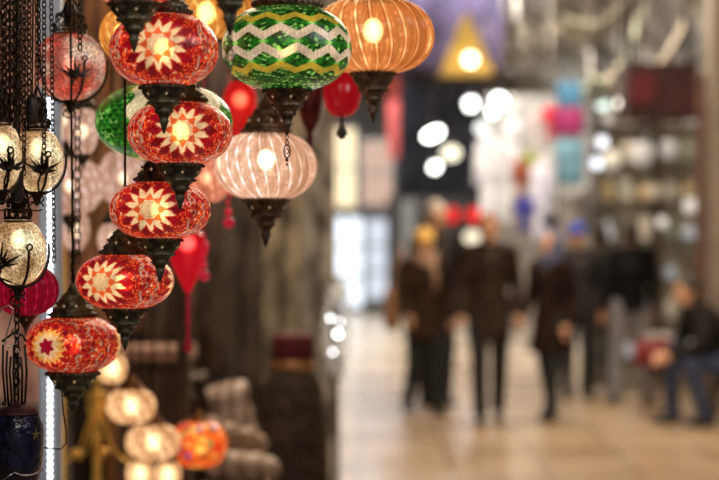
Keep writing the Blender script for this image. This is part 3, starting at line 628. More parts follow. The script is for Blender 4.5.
# rolled rugs
def roll(p0, p1, r, m, label, col2=None):
    p0, p1 = Vector(p0), Vector(p1); b = MB(); d = p1 - p0; n = 14
    b.tube([p0 + d * (k / n) - p0 + Vector((0, 0, .006 * math.sin(k * 1.3))) for k in range(n + 1)], [r * (1 + .05 * math.sin(k * 1.9)) for k in range(n + 1)], 24)
    dn = d.normalized(); a = dn.orthogonal().normalized(); bb_ = dn.cross(a)
    for e, sg in ((p0 - p0, -1), (d, 1)):
        b.tube([e + dn * sg * .004 + (a * math.cos(t) + bb_ * math.sin(t)) * r * (1 - t / 20) for t in np.linspace(0, 16, 60)], r * .05, 5)
    return thing_mb(b, 'rolled_rug', m, label, 'rug', 'rolled rugs stacked on the stall bench', p0)
def stripe_mat(name, c1, c2, sc, axis='Z', emit=.0):
    m, nt, out = nodes(name); tc = N(nt, 'ShaderNodeTexCoord'); w = N(nt, 'ShaderNodeTexWave', Scale=sc, Distortion=1.5, Detail=2.0); w.bands_direction = axis
    nt.links.new(tc.outputs['Object'], w.inputs['Vector']); cr = N(nt, 'ShaderNodeValToRGB'); cr.color_ramp.elements[0].color = rgba(c1); cr.color_ramp.elements[1].color = rgba(c2)
    nt.links.new(w.outputs['Fac'], cr.inputs[0]); p = N(nt, 'ShaderNodeBsdfPrincipled', Roughness=.8); nt.links.new(cr.outputs[0], p.inputs['Base Color'])
    if emit: nt.links.new(cr.outputs[0], p.inputs['Emission Color']); p.inputs['Emission Strength'].default_value = emit
    nt.links.new(p.outputs[0], out.inputs[0]); return m
RUG1 = stripe_mat('cream_brown_rug', (.60, .46, .36), (.24, .13, .08), 9); RUG2 = stripe_mat('white_rug', (.85, .74, .66), (.40, .27, .20), 6, 'X')
roll(at(226, 388, 6.3), at(247, 478, 6.35), .078, RUG2, 'pale rolled rug leaning upright left of the tall dark jar')
roll(at(206, 430, 5.6), at(256, 444, 6.1), .044, RUG1, 'brown and cream rolled rug lying on top of the stack')
roll(at(214, 462, 5.55), at(268, 468, 6.05), .044, RUG2, 'whitish rolled rug under the brown one near the jar foot')
roll(at(206, 496, 5.55), at(266, 494, 6.1), .044, RUG1, 'lowest rolled rug of the stack cut by the frame bottom')
roll(at(187, 395, 6.3), at(206, 482, 6.35), .030, mat('dark_rug', (.05, .03, .02), .8), 'thin dark rolled rug standing left of the pale one')
zb = z(518, 5.85)
c = at(236, 516, 5.85); root = empty('low_bench', (c.x, c.y + .1, 0), 'low dark wooden bench carrying the rolled rugs', 'bench')
WOODD = mat('dark_wood', (.045, .026, .016), .45, 0, .4, 9, stretch=(1, 1, 6))
MB().box((0, 0, zb - .02), (.42, 1.0, .04)).build('top', WOODD, root)
for sx in (-1, 1):
    for sy in (-1, 1): MB().box((sx * .18, sy * .46, (zb - .04) / 2), (.05, .05, zb - .04)).build('leg', WOODD, root)
# cabinet with shelf edge
zc = z(352, 6.5)
c = at(156, 235, 6.8); root = empty('wooden_cabinet', (c.x, c.y, 0), 'dark slatted wooden cabinet with a pale pinkish top edge, left of the rugs', 'cabinet')
MB().box((0, 0, (zc - .04) / 2), (.26, .3, zc - .04)).build('carcass', WOODD, root)
b = MB()
for k in range(6): b.box((-.11 + .044 * k, -.16, zc * .5), (.022, .02, zc * .92))
b.build('front_slats', mat('slat_wood', (.13, .085, .06), .5, 0, .4, 10), root)
MB().box((0, -.02, zc - .02), (.30, .36, .045)).build('top', mat('pink_wood_top', (.42, .24, .18), .5, 0, .3, 10), root)
# hanging carpets closing the stall at the back
def drape(px0, px1, py0, py1, Y, m, label, name='hanging_carpet', cat='carpet', group='dim carpets and cloths hung behind the lamps', amp=.02, waves=4, Y2=None):
    a = at(px0, py0, Y); d = at(px1, py1, Y2 or Y); w = d.x - a.x; h = a.z - d.z
    def fn(u, v): return (w * (u - .5), ((Y2 or Y) - Y) * (u - .5) + amp * math.sin(u * waves * 2 * PI + v * .8) * (.4 + .6 * v), -h * v + .012 * math.sin(u * 7))
    o = MB().sheet(fn, 36, 10).build(name, m, None, (a.x + w / 2, (Y + (Y2 or Y)) / 2, a.z)); solid(o, .012)
    b = MB().tube([(-w / 2 - .02, -((Y2 or Y) - Y) / 2, .0), (w / 2 + .02, ((Y2 or Y) - Y) / 2, 0)], .012, 8).build('hanging_rail', WOODD, o)
    return tag(o, label, cat, group)
def cloth(n, c, c2, e=.03, sc=7): return mat(n, c, .85, 0, .4, sc, col2=c2, emit=e, stretch=(2, 2, .8))  # cloths glow by themselves to lift the backdrop
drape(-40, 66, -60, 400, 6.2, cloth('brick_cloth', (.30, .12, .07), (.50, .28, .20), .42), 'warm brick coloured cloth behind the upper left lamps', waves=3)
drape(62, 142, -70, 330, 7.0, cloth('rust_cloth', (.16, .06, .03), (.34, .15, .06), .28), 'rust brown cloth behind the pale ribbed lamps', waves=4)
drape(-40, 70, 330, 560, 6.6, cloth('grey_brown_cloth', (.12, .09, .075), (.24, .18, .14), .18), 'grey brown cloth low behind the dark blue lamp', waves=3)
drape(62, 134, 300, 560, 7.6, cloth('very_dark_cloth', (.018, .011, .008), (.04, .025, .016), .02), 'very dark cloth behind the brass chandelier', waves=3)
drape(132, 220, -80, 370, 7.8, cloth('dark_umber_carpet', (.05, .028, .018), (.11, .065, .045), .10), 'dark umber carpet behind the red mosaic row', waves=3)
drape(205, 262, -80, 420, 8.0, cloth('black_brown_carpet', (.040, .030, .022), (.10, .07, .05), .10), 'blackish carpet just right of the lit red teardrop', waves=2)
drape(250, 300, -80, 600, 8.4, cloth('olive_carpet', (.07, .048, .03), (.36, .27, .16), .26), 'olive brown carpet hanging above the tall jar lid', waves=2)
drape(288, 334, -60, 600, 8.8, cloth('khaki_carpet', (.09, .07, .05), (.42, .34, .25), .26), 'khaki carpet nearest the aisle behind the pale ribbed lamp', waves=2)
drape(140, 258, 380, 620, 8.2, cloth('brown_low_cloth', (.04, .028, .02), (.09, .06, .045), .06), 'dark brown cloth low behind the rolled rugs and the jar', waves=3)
# small goods on brackets: vases along the aisle side of the stall
VC = [((.30, .22, .10), 'ochre'), ((.10, .08, .06), 'dark brown'), ((.35, .30, .22), 'sand coloured'), ((.22, .10, .05), 'rust brown'), ((.45, .42, .38), 'pale grey'), ((.14, .12, .04), 'olive')]
def vase_mb(s, kind=0):
    P = [[(.03, 0), (.05, .02), (.06, .06), (.045, .11), (.022, .14), (.020, .17), (.032, .19)], [(.035, 0), (.04, .01), (.035, .05), (.055, .10), (.05, .14), (.03, .17), (.04, .18)], [(.04, 0), (.055, .03), (.05, .09), (.03, .11), (.03, .13)]][kind]
    return MB().lathe([(r * s, q * s) for r, q in P], seg=20)
sh_px = [(318, 9.4)]
c = at(322, 235, 9.6); root = empty('display_shelf', (c.x - .19, c.y, 0), 'tall narrow display shelf of small pots at the aisle edge of the stall', 'shelf')
for k in range(5): MB().box((0, 0, .45 + k * .38), (.36, .5, .03)).build('shelf_board', WOODD, root)
for sx in (-1, 1):
    for sy in (-1, 1): MB().box((sx * .17, sy * .24, 1.02), (.03, .03, 2.04)).build('post', WOODD, root)
for k in range(5):
    for j in range(2):
        cc, nm = VC[(k * 2 + j) % 6]; s = .85 + .15 * ((k + j) % 3)
        o = vase_mb(s, (k + j) % 3).build('small_vase', mat('vase_' + nm.replace(' ', '_'), cc, .35, 0, .3, 20, emit=.1), None, (root.location.x - .075 + .15 * j, root.location.y - .08, .469 + k * .38))
        tag(o, '%s small pot on the %s board of the narrow display shelf, %s' % (nm, ['lowest', 'second lowest', 'middle', 'second highest', 'top'][k], ['left side', 'aisle side'][j]), 'pot', 'small pots on the display shelf')
# sparkling cut glass cluster at (336,325)
c = at(337, 330, 8.4); root = empty('crystal_lamp', (c.x, c.y, 0), 'clear cut glass crystal lamp glittering at the aisle edge', 'lamp')
CRY = mat('cut_crystal', (.55, .55, .52), .08, .35, .3, 40, emit=.25, spec=1.0)
b = MB(); b.lathe([(.05, 0), (.055, .02), (.015, .05), (.012, .8), (.02, .82)], seg=20); b.build('stand', SILVERM, root)
cry0 = MB().ball((0, 0, 0), .015, 0, 7, 5, rz=1.3).build('crystal', CRY, root)
MB().tube([(0, 0, .8), (0, 0, 1.32)], .02, 8).build('core', SILVERM, root)
for k in range(46):
    a = k * 2.399; t = k / 46; rr = .055 * math.sin(PI * (.1 + .85 * t)) + .008; cr_ = cry0 if k == 0 else cry0.copy()
    if k: C.objects.link(cr_)
    cr_.parent = root; cr_.location = (rr * math.cos(a), rr * math.sin(a), .82 + .48 * t)
for k, (px, py, s) in enumerate(((338, 334, 1.0), (333, 352, .6), (330, 318, .6), (340, 322, .5))):
    q = at(px, py, 8.28); MB().ball((q.x - root.location.x, q.y - root.location.y, q.z), .012 * s, 0, 12, 8).build('bulb', glow('crystal_glint', (.95, .98, 1), 14), root)  # glowing balls placed as glints on the cut glass, not bulbs

# stall side wall and shell
PLAS = mat('aged_plaster', (.30, .26, .22), .8, 0, .25, 2.5, bump=.1)
def tile_floor():
    m, nt, out = nodes('polished_stone_floor'); tc = N(nt, 'ShaderNodeTexCoord')
    br = N(nt, 'ShaderNodeTexBrick', Scale=1.0, Color1=(.50, .37, .24, 1), Color2=(.43, .31, .20, 1), Mortar=(.30, .22, .15, 1)); br.inputs['Mortar Size'].default_value = .012; br.inputs['Brick Width'].default_value = .6; br.inputs['Row Height'].default_value = .6; br.offset = 0
    nz = N(nt, 'ShaderNodeTexNoise', Scale=.9, Detail=4.0); nt.links.new(tc.outputs['Object'], br.inputs['Vector']); nt.links.new(tc.outputs['Object'], nz.inputs['Vector'])
    mx = N(nt, 'ShaderNodeMixRGB', _blend_type='MULTIPLY', Fac=.7); cr = N(nt, 'ShaderNodeValToRGB'); cr.color_ramp.elements[0].position = .35; cr.color_ramp.elements[1].position = .6; cr.color_ramp.elements[0].color = (.6, .55, .5, 1); cr.color_ramp.elements[1].color = (1, 1, 1, 1)
    nt.links.new(nz.outputs['Fac'], cr.inputs[0]); nt.links.new(br.outputs['Color'], mx.inputs['Color1']); nt.links.new(cr.outputs[0], mx.inputs['Color2'])
    p = N(nt, 'ShaderNodeBsdfPrincipled', Roughness=.22); nt.links.new(mx.outputs[0], p.inputs['Base Color'])
    r = N(nt, 'ShaderNodeMapRange'); r.inputs['To Min'].default_value = .14; r.inputs['To Max'].default_value = .34; nt.links.new(nz.outputs['Fac'], r.inputs['Value']); nt.links.new(r.outputs[0], p.inputs['Roughness'])
    nt.links.new(p.outputs[0], out.inputs[0]); return m
struct(MB().box((1.0, 17, -.05), (9, 38, .1)).build('floor', tile_floor()))
struct(MB().box((-3.3, 17, 2.6), (.1, 38, 5.4)).build('wall_left', mat('dim_stall_wall', (.06, .04, .03), .8)))
struct(MB().box((4.2, 17, 2.6), (.1, 38, 5.4)).build('wall_right', PLAS))
FARW = mat('far_dark_facade', (.07, .058, .05), .7, 0, .4, 1.5)
struct(MB().box((1.0, 35, 2.6), (9, .1, 5.4)).build('wall_back', FARW))
# vaulted ceiling with ribs
b = MB()
def vault(u, v): a = PI * u; return (.45 - 3.7 * math.cos(a), -2 + 38 * v, 3.6 + 1.6 * math.sin(a))
b.sheet(vault, 24, 20); o = solid(struct(b.build('ceiling', mat('grey_vault_plaster', (.13, .115, .10), .8, 0, .45, 1.2, col2=(.36, .33, .28)))), .08)
for k, Y in enumerate((12, 15.5, 19, 22.5, 26, 30)):
    b = MB(); b.tube([(.45 - 3.6 * math.cos(a), Y, 3.55 + 1.55 * math.sin(a)) for a in np.linspace(0, PI, 25)], .12, 8); struct(b.build('trim_%d' % (k + 1), mat('pale_rib_plaster', (.36, .33, .28), .8)))

# ------------------------------------------------------------------ far end shopfront
def bx(name, px0, py0, px1, py1, Y, d, m, label, cat, group=None):
    a = at(px0, py0, Y); e = at(px1, py1, Y); w, h = e.x - a.x, a.z - e.z
    o = MB().box((0, 0, 0), (w, d, h)).build(name, m, None, ((a.x + e.x) / 2, Y + d / 2, (a.z + e.z) / 2)); return tag(o, label, cat, group)
def shop_window(px0, py0, px1, py1, Y, n, col, s, label, rows=2, name='lit_shop_window', fr=None, cat='window'):
    a = at(px0, py0, Y); e = at(px1, py1, Y); w, h = e.x - a.x, a.z - e.z
    root = empty(name, ((a.x + e.x) / 2, Y, e.z), label, cat); fm = fr or mat('window_frame_metal', (.18, .16, .14), .4, .4)
    b = MB(); t = .05
    for k in range(n + 1): b.box((-w / 2 + w * k / n, 0, h / 2), (t, .1, h))
    for k in range(rows + 1): b.box((0, 0, h * k / rows), (w + t, .1, t))
    b.build('frame', fm, root); MB().box((0, .06, h / 2), (w, .02, h)).build('pane', glow(name + '_%d' % px0, col, s), root); return root
shop_window(328, 128, 356, 208, 33, 2, (1.0, .80, .50), 1.7, 'warm yellow lit upper window left of its pinkish neighbour', 2)
shop_window(362, 140, 392, 206, 33, 2, (1.0, .66, .50), .8, 'pinkish lit upper window beside the red banner', 2)
shop_window(331, 216, 363, 308, 33.5, 2, (.85, .93, 1.0), 1.7, 'cool white lit shop door at the far end of the aisle, left half', 3)
shop_window(366, 218, 388, 300, 33.6, 1, (.78, .85, .95), 1.0, 'greyish lit glass door at the far end, right of the brightest one', 3)
shop_window(402, 200, 415, 262, 30, 1, (.9, .86, .78), .35, 'slim pale lit panel left of the red lights', 1)
bx('shop_sign_fascia', 398, 84, 486, 196, 27, .3, mat('near_black_fascia', (.010, .009, .010), .9, 0, .5, 3, spec=.05), 'big near-black shop fascia over the far aisle under the white lights', 'fascia')
bx('dark_shopfront', 388, 196, 486, 318, 31, .2, mat('dim_interior', (.03, .024, .02), .9, 0, .5, 3, spec=.05), 'dim brown shopfront behind the yellow-hatted woman', 'shopfront')
o = bx('hanging_banner', 388, 40, 399, 158, 22, .02, mat('red_banner_cloth', (.24, .025, .018), .8, 0, .3, 4, emit=.08), 'tall narrow red banner right of the amber ribbed lamp', 'banner')
# purple canopy with yellow triangle
c = at(450, 40, 19); b = MB()
def pc(u, v): return (-1.0 + 2.0 * u, -.9 + 1.8 * v, .45 - .5 * abs(u - .45) * 2 * .5 + .06 * math.sin(v * 9) - .12 * v)
o = solid(tag(b.sheet(lambda u, v: (-.85 + 1.45 * u, .02 * math.sin(u * 20), .6 - .9 * v - .10 * abs(math.sin(u * 9)) * v), 40, 8).build('purple_awning', mat('purple_cloth', (.05, .04, .12), .8, 0, .35, 3, col2=(.11, .09, .20), emit=.05), None, c), 'purple cloth awning hanging under the vault behind the yellow triangular shade', 'awning'), .02)
c = at(466, 45, 18.4); root = empty('yellow_pendant_shade', c, 'yellow triangular cloth shade with a bright bulb beneath, in front of purple cloth', 'lamp')
b = MB(); b.lathe([(.40, -.32), (.39, -.30), (.02, .36)], seg=4); o = b.build('shade', mat('yellow_shade', (.62, .40, .08), .8, 0, .2, 4, emit=.15), root); o.rotation_euler = (0, 0, PI / 4)
for p_ in o.data.polygons: p_.use_smooth = False
MB().tube([(0, 0, .34), (0, 0, 1.0)], .01, 6).build('hanging_cord', IRON, root)
MB().ball((.02, -.42, -.20), .07, 0, 16, 10).build('bulb', glow('yellow_white_bulb', (1, .88, .6), 7), root)

# bare lights
def spot(px, py, Y, r, col, s, label, sx=1.0, rot=0, name='ceiling_lamp'):
    c = at(px, py, Y); root = empty(name, c, label, 'light', 'bright blurred lights over the aisle')
    o = MB().ball((0, 0, 0), r, 0, 16, 10, rx=sx).build('bulb', glow('light_%d_%d' % (px, py), col, s), root); o.rotation_euler = (0, rot, 0)
    MB().lathe([(.03, .0), (.05, .02), (.05, .05), (.02, .08)], (0, 0, r * .9), 14).build('lamp_holder', IRON, root)
    MB().tube([(0, 0, r + .05), (0, 0, max(r + .1, 4.9 - c.z))], .012, 6).build('hanging_cord', IRON, root); return root
spot(433, 134, 23, .065, (1, .99, .90), 14, 'oval white light over the black fascia, uppermost of the left pair', 2.0, -.45)
spot(435, 167, 24, .06, (1, .99, .9), 9, 'smaller oval white light just below the big oval one', 1.2, -.6)
spot(471, 104, 21, .075, (1, 1, .95), 8, 'round white light below the yellow triangular shade')
spot(499, 101, 20, .08, (1, 1, 1), 11, 'round white light right of the one under the yellow shade, upper of a touching pair')
spot(492, 112, 21, .05, (.95, 1, .98), 9, 'round white light touching the lower left of its neighbour')
spot(451, 153, 25, .10, (1, .92, .68), 2.6, 'dim yellowish light right of the oval white pair', 1.3)
spot(481, 128, 25, .08, (.9, .95, .9), 2.6, 'dim small greenish white light between fascia and white garments')
spot(623, 103, 15.5, .06, (1, .93, .78), 9, 'warm round light at the left end of the maroon box')
spot(603, 104, 16.5, .06, (.8, .95, .85), 2.2, 'faint greenish light left of the warm round one')
spot(602, 142, 17, .055, (.9, .9, .95), 2.6, 'faint small light in the glassware right of the lantern stack')
spot(597, 163, 17, .055, (.85, .9, 1), 2.4, 'faint bluish light below the other faint one beside the lantern stack')
spot(639, 92, 15.5, .05, (.9, .85, .8), 2.2, 'dim light against the maroon box front')
spot(472, 237, 26, .10, (1, .86, .62), 1.7, 'warm light between the two walking people at head height', 1.2)
for px, w, lb in ((453, .55, 'round red lit sign lamp left of the wider red one'), (478, 1.15, 'wide red lit sign lamp above the dark-coated man')):
    c = at(px, 215, 26); root = empty('red_sign_light', c, lb, 'sign light', 'red lit signs'); MB().box((0, .06, 0), (.2 * w + .08, .06, .20)).build('housing', IRON, root)
    MB().ball((0, 0, 0), .12, 0, 16, 8, rx=w * 1.3).build('lens', glow('red_sign_glow', (1, .03, .03), 1.3), root)

# ------------------------------------------------------------------ hanging garments and lanterns
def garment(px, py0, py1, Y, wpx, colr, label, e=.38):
    a = at(px, py0, Y); h = (py1 - py0) * Y / F; w = wpx * Y / F
    root = empty('hanging_garment', a, label, 'garment', 'garments and scarves hung over the aisle')
    b = MB(); secs = []
    for v, f in ((0, .25), (.06, .42), (.12, .5), (.3, .42), (.5, .42), (.75, .46), (1, .52)): secs.append(((0, 0, -h * v), w * f, .05 + .03 * v))
    b.loft(secs[::-1], 20)
    for sx in (-1, 1): b.tube([(sx * w * .38, 0, -h * .10), (sx * w * .55, 0, -h * .28), (sx * w * .58, -.02, -h * .5)], [.05, .045, .05], 8)
    n_ = 'cloth_%02d_%02d_%02d' % tuple(int(k * 99) for k in colr)
    b.build('cloth', mat(n_, colr, .8, 0, .25, 5, emit=e), root)  # cloth given its own glow so the garments look brighter
    MB().tube([(-w * .3, 0, -.02), (0, 0, .05), (w * .3, 0, -.02)], .008, 6).tube([(0, 0, .05), (0, 0, max(.2, 4.4 - a.z))], .006, 6).build('hanger', SILVERM, root)
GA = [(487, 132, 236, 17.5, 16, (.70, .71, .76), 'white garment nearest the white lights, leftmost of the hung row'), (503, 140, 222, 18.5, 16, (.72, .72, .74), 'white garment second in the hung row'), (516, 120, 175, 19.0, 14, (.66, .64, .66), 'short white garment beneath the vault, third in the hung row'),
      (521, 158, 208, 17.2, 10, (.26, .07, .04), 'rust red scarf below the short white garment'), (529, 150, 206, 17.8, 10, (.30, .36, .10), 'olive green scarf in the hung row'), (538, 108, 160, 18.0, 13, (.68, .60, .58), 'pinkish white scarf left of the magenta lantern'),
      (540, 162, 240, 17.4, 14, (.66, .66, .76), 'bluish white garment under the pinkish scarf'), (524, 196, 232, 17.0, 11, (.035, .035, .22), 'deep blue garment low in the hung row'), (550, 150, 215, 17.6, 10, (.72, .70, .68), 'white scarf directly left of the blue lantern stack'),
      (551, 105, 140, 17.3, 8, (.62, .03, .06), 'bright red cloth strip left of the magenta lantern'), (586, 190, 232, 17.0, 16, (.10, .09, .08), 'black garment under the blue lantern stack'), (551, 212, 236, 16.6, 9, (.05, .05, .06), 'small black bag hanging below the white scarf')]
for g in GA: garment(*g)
c = at(569, 188, 16); 
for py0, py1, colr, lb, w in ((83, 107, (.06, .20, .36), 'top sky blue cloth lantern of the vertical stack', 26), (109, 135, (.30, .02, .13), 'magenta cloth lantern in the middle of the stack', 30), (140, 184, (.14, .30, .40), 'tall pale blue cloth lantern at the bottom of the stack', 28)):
    a = at(569, py1, 16); h = (py1 - py0) * 16 / F; r = w * 8 / F; root = empty('cloth_lantern', a, lb, 'lantern', 'stack of hanging cloth lanterns')
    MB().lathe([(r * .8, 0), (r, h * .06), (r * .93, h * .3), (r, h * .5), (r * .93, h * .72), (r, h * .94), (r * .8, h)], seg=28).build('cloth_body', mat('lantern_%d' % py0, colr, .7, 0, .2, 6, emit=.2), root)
    MB().lathe([(r * .82, 0), (r * .86, .012), (r * .82, .024)], (0, 0, h - .004), 24).build('rim', mat('lantern_rim', (.1, .1, .14), .5), root)
    MB().tube([(0, 0, h), (0, 0, (4.4 - a.z) if py0 == 83 else h + .012)], .006, 6).build('hanging_cord', IRON, root)

# ------------------------------------------------------------------ right-hand shop
# pillar and door frame
c = at(719, 235, 14.6); struct(MB().box((0, 0, 2.3), (.22, .3, 4.6)).build('trim_7', mat('beige_pillar', (.26, .21, .16), .6, 0, .2, 3), None, (c.x + .02, c.y, 0)))
c = at(701, 235, 14.4); struct(MB().box((0, 0, 1.45), (.07, .1, 2.9)).build('trim_8', mat('brown_door_frame', (.12, .055, .035), .5), None, (c.x, c.y, 0)))
# maroon box
a = at(628, 62, 14.6); e = at(700, 118, 14.6); w, h = e.x - a.x, a.z - e.z; root = empty('maroon_sign_box', ((a.x + e.x) / 2, 14.9, e.z), 'dark maroon box mounted high on the right, over the glassware shop', 'box')
MB().box((0, 0, h / 2), (w, .5, h)).build('hanging_body', mat('maroon_paint', (.035, .006, .008), .8, 0, .35, 4, emit=.04), root)
MB().box((-w * .28, -.255, h * .55), (w * .36, .02, h * .5)).build('front_panel', mat('red_panel', (.10, .008, .012), .8, 0, .2, 4, emit=.04), root)
b = MB()
for sx in (-1, 1): b.tube([(sx * w * .4, 0, h), (sx * w * .4, 0, 4.6 - e.z)], .02, 8)
b.build('hanger_rods', IRON, root)
# draped pale cloths near ceiling on the right
for i, (p0, p1, Y, colr, lb) in enumerate((((560, 20), (640, -30), 17, (.45, .42, .33), 'pale drape swagged under the vault left of the maroon box'), ((585, 80), (640, 10), 16, (.34, .38, .30), 'greenish drape slanting down above the glassware'), ((610, 70), (690, 8), 15.5, (.40, .36, .30), 'beige drape slanting behind the maroon box'))):
    a = at(p0[0], p0[1], Y); e = at(p1[0], p1[1], Y); d = e - a
    def fn(u, v, d=d): q = d * u; return (q.x + .03 * math.sin(v * 9), -.25 + .5 * v, q.z - .28 * math.sin(PI * u) + .05 * math.sin(v * 12) - .12 * v)
    o = solid(MB().sheet(fn, 20, 12).build('ceiling_drape', mat('drape_%d' % i, colr, .8, 0, .3, 6, emit=.08), None, a), .015); tag(o, lb, 'drape', 'cloth drapes under the vault')
for i, (p0, p1, Y, sag) in enumerate((((500, 40), (600, 20), 20.5, .15), ((540, 90), (640, 60), 16.4, .12), ((400, 20), (560, 60), 24, .4), ((580, 130), (700, 100), 15.25, .1))):
    a = at(*p0, Y); e = at(*p1, Y) - a; o = MB().tube([e * t - Vector((0, 0, sag * math.sin(PI * t))) for t in np.linspace(0, 1, 14)], .018, 6).build('hanging_cable', IRON, None, a)
    tag(o, ['dark cable sagging under the vault at the top centre', 'dark cable sagging above the cloth lanterns', 'long dark cable sagging across the far vault', 'dark cable running under the maroon box'][i], 'cable', 'cables under the vault')
# metal pole between aisle and shop
c = at(592, 235, 18.3); o = MB().lathe([(.06, 0), (.06, .05), (.028, .06), (.028, 3.5)], seg=16).build('metal_pole', mat('dull_steel', (.25, .23, .2), .4, .6), None, (c.x, c.y, 0)); tag(o, 'slim dull steel pole right of the cloth lantern stack', 'pole')
# glassware shelving facing the aisle
c0 = at(657, 235, 17.5); root = empty('glassware_shelving', (c0.x, 17.5, 0), 'lit shelving filled with pale glassware behind the seated man', 'shelving')
SW, SH = 1.30, 2.95; SB = mat('shelf_brown', (.10, .07, .05), .5, 0, .3, 6)
MB().box((0, .22, SH / 2), (SW, .04, SH)).build('back_panel', mat('warm_back_panel', (.34, .27, .17), .6, 0, .4, 3, emit=.22), root)  # panel glows by itself to brighten the shelving
for sx in (-1, 0, 1): MB().box((sx * SW / 2, 0, SH / 2), (.04, .44, SH)).build('side_panel', SB, root)
zs = [.25, .65, 1.05, 1.45, 1.85, 2.25, 2.62]
for q in zs: MB().box((0, 0, q), (SW, .42, .03)).build('shelf_board', SB, root)
MB().box((0, 0, SH), (SW + .1, .5, .08)).build('cornice', SB, root)
GC = [((.85, .85, .82), 'white'), ((.28, .30, .20), 'olive green'), ((.50, .36, .18), 'honey'), ((.60, .66, .74), 'ice blue'), ((.14, .09, .05), 'brown'), ((.70, .60, .45), 'cream')]
import itertools
protos = {}
ordn = ['lowest', 'second', 'third', 'fourth', 'fifth', 'sixth', 'top']; cols = ['far left', 'left', 'centre left', 'centre right', 'right', 'far right']
k = 0
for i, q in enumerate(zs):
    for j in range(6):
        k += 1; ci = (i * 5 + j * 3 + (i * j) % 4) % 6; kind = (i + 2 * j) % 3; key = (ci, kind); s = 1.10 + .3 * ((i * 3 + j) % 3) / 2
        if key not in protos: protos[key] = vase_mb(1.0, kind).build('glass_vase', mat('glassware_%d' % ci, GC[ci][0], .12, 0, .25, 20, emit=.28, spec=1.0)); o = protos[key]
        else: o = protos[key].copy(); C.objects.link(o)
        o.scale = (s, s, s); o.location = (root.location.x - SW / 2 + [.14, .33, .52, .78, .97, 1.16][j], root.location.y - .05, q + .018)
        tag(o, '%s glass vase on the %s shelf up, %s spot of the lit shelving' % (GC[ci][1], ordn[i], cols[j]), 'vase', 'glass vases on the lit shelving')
# hanging clear lamps in front of shelving
for px, py, w, cl, lb in ((612, 160, 18, (.6, .58, .5), 'pale blurred pendant lamp left of the shelving, near the steel pole'), (642, 152, 22, (.78, .75, .7), 'bright pale blurred pendant lamp under the maroon box, middle'), (668, 148, 18, (.6, .58, .56), 'greyish blurred pendant lamp under the maroon box, right'), (662, 222, 10, (.8, .85, .9), 'small bluish white blurred pendant lamp high behind the seated man'), (690, 205, 14, (.8, .82, .84), 'whitish blurred pendant lamp beside the brown door frame'),
                      (625, 185, 14, (.35, .33, .25), 'dull olive blurred pendant lamp below the pale ones'), (655, 190, 14, (.5, .42, .3), 'tan blurred pendant lamp below the bright pale one')):
    Yp = 15.35 + (px * 7 % 10) * .13; c = at(px, py, Yp); r = w / 2 * Yp / F; root = empty('pendant_lamp', c, lb, 'lamp', 'blurred pendant lamps over the glassware')
    MB().lathe([(.02, -r * 1.2), (r * .7, -r), (r, -r * .2), (r * .9, r * .5), (r * .4, r), (.02, r * 1.2)], seg=20).build('glass_globe', mat('pendant_glass_%d' % px, cl, .15, 0, .3, 10, emit=.5), root)
    MB().lathe([(r * .5, r * .95), (r * .3, r * 1.3), (.01, r * 1.5)], seg=14).tube([(0, 0, r * 1.4), (0, 0, 4.5 - c.z)], .006, 6).build('hanging_cap', IRON, root)

# left-hand interior behind P4: low stalls on the aisle's right far side
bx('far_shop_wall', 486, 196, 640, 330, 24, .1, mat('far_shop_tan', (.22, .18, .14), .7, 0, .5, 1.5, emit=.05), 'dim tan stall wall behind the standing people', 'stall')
bx('hanging_tapestry', 486, 95, 585, 196, 25, .1, mat('upper_tan_panel', (.26, .23, .19), .7, 0, .5, 1.2, emit=.08), 'grey beige tapestry high behind the hung garments', 'tapestry')  # upper stall panel with slight self-glow
# red low table near seated man
c = at(657, 235, 14.3); root = empty('low_table', (c.x, c.y, 0), 'small low table with a red cloth beside the seated man', 'table')
MB().lathe([(.17, .56), (.18, .57), (.18, .60), (.16, .61)], seg=28).build('top', mat('table_wood', (.2, .1, .05), .5), root)
MB().lathe([(.20, .42), (.19, .52), (.185, .615), (.15, .622), (.01, .624)], seg=28, ribs=8, amp=.04).build('cloth', mat('red_table_cloth', (.20, .02, .022), .8, 0, .3, 8), root)
for k in range(3): a = k * 2 * PI / 3 + .3; MB().tube([(.06 * math.cos(a), .06 * math.sin(a), .56), (.15 * math.cos(a), .15 * math.sin(a), 0.005)], .015, 8).build('leg', mat('table_wood', (.2, .1, .05), .5), root)
for dx, lb, colr in ((-.05, 'white cup on the red cloth of the low table, left one', (.8, .78, .75)), (.06, 'white bowl on the red cloth of the low table, right one', (.75, .74, .72))):
    o = MB().lathe([(.02, 0), (.035, .005), (.045, .05), (.047, .065), (.043, .066), (.04, .05), (.01, .012)], seg=18).build('cup', mat('white_china', (.8, .78, .75), .3), None, (c.x + dx, c.y - .04, .627)); tag(o, lb, 'cup')

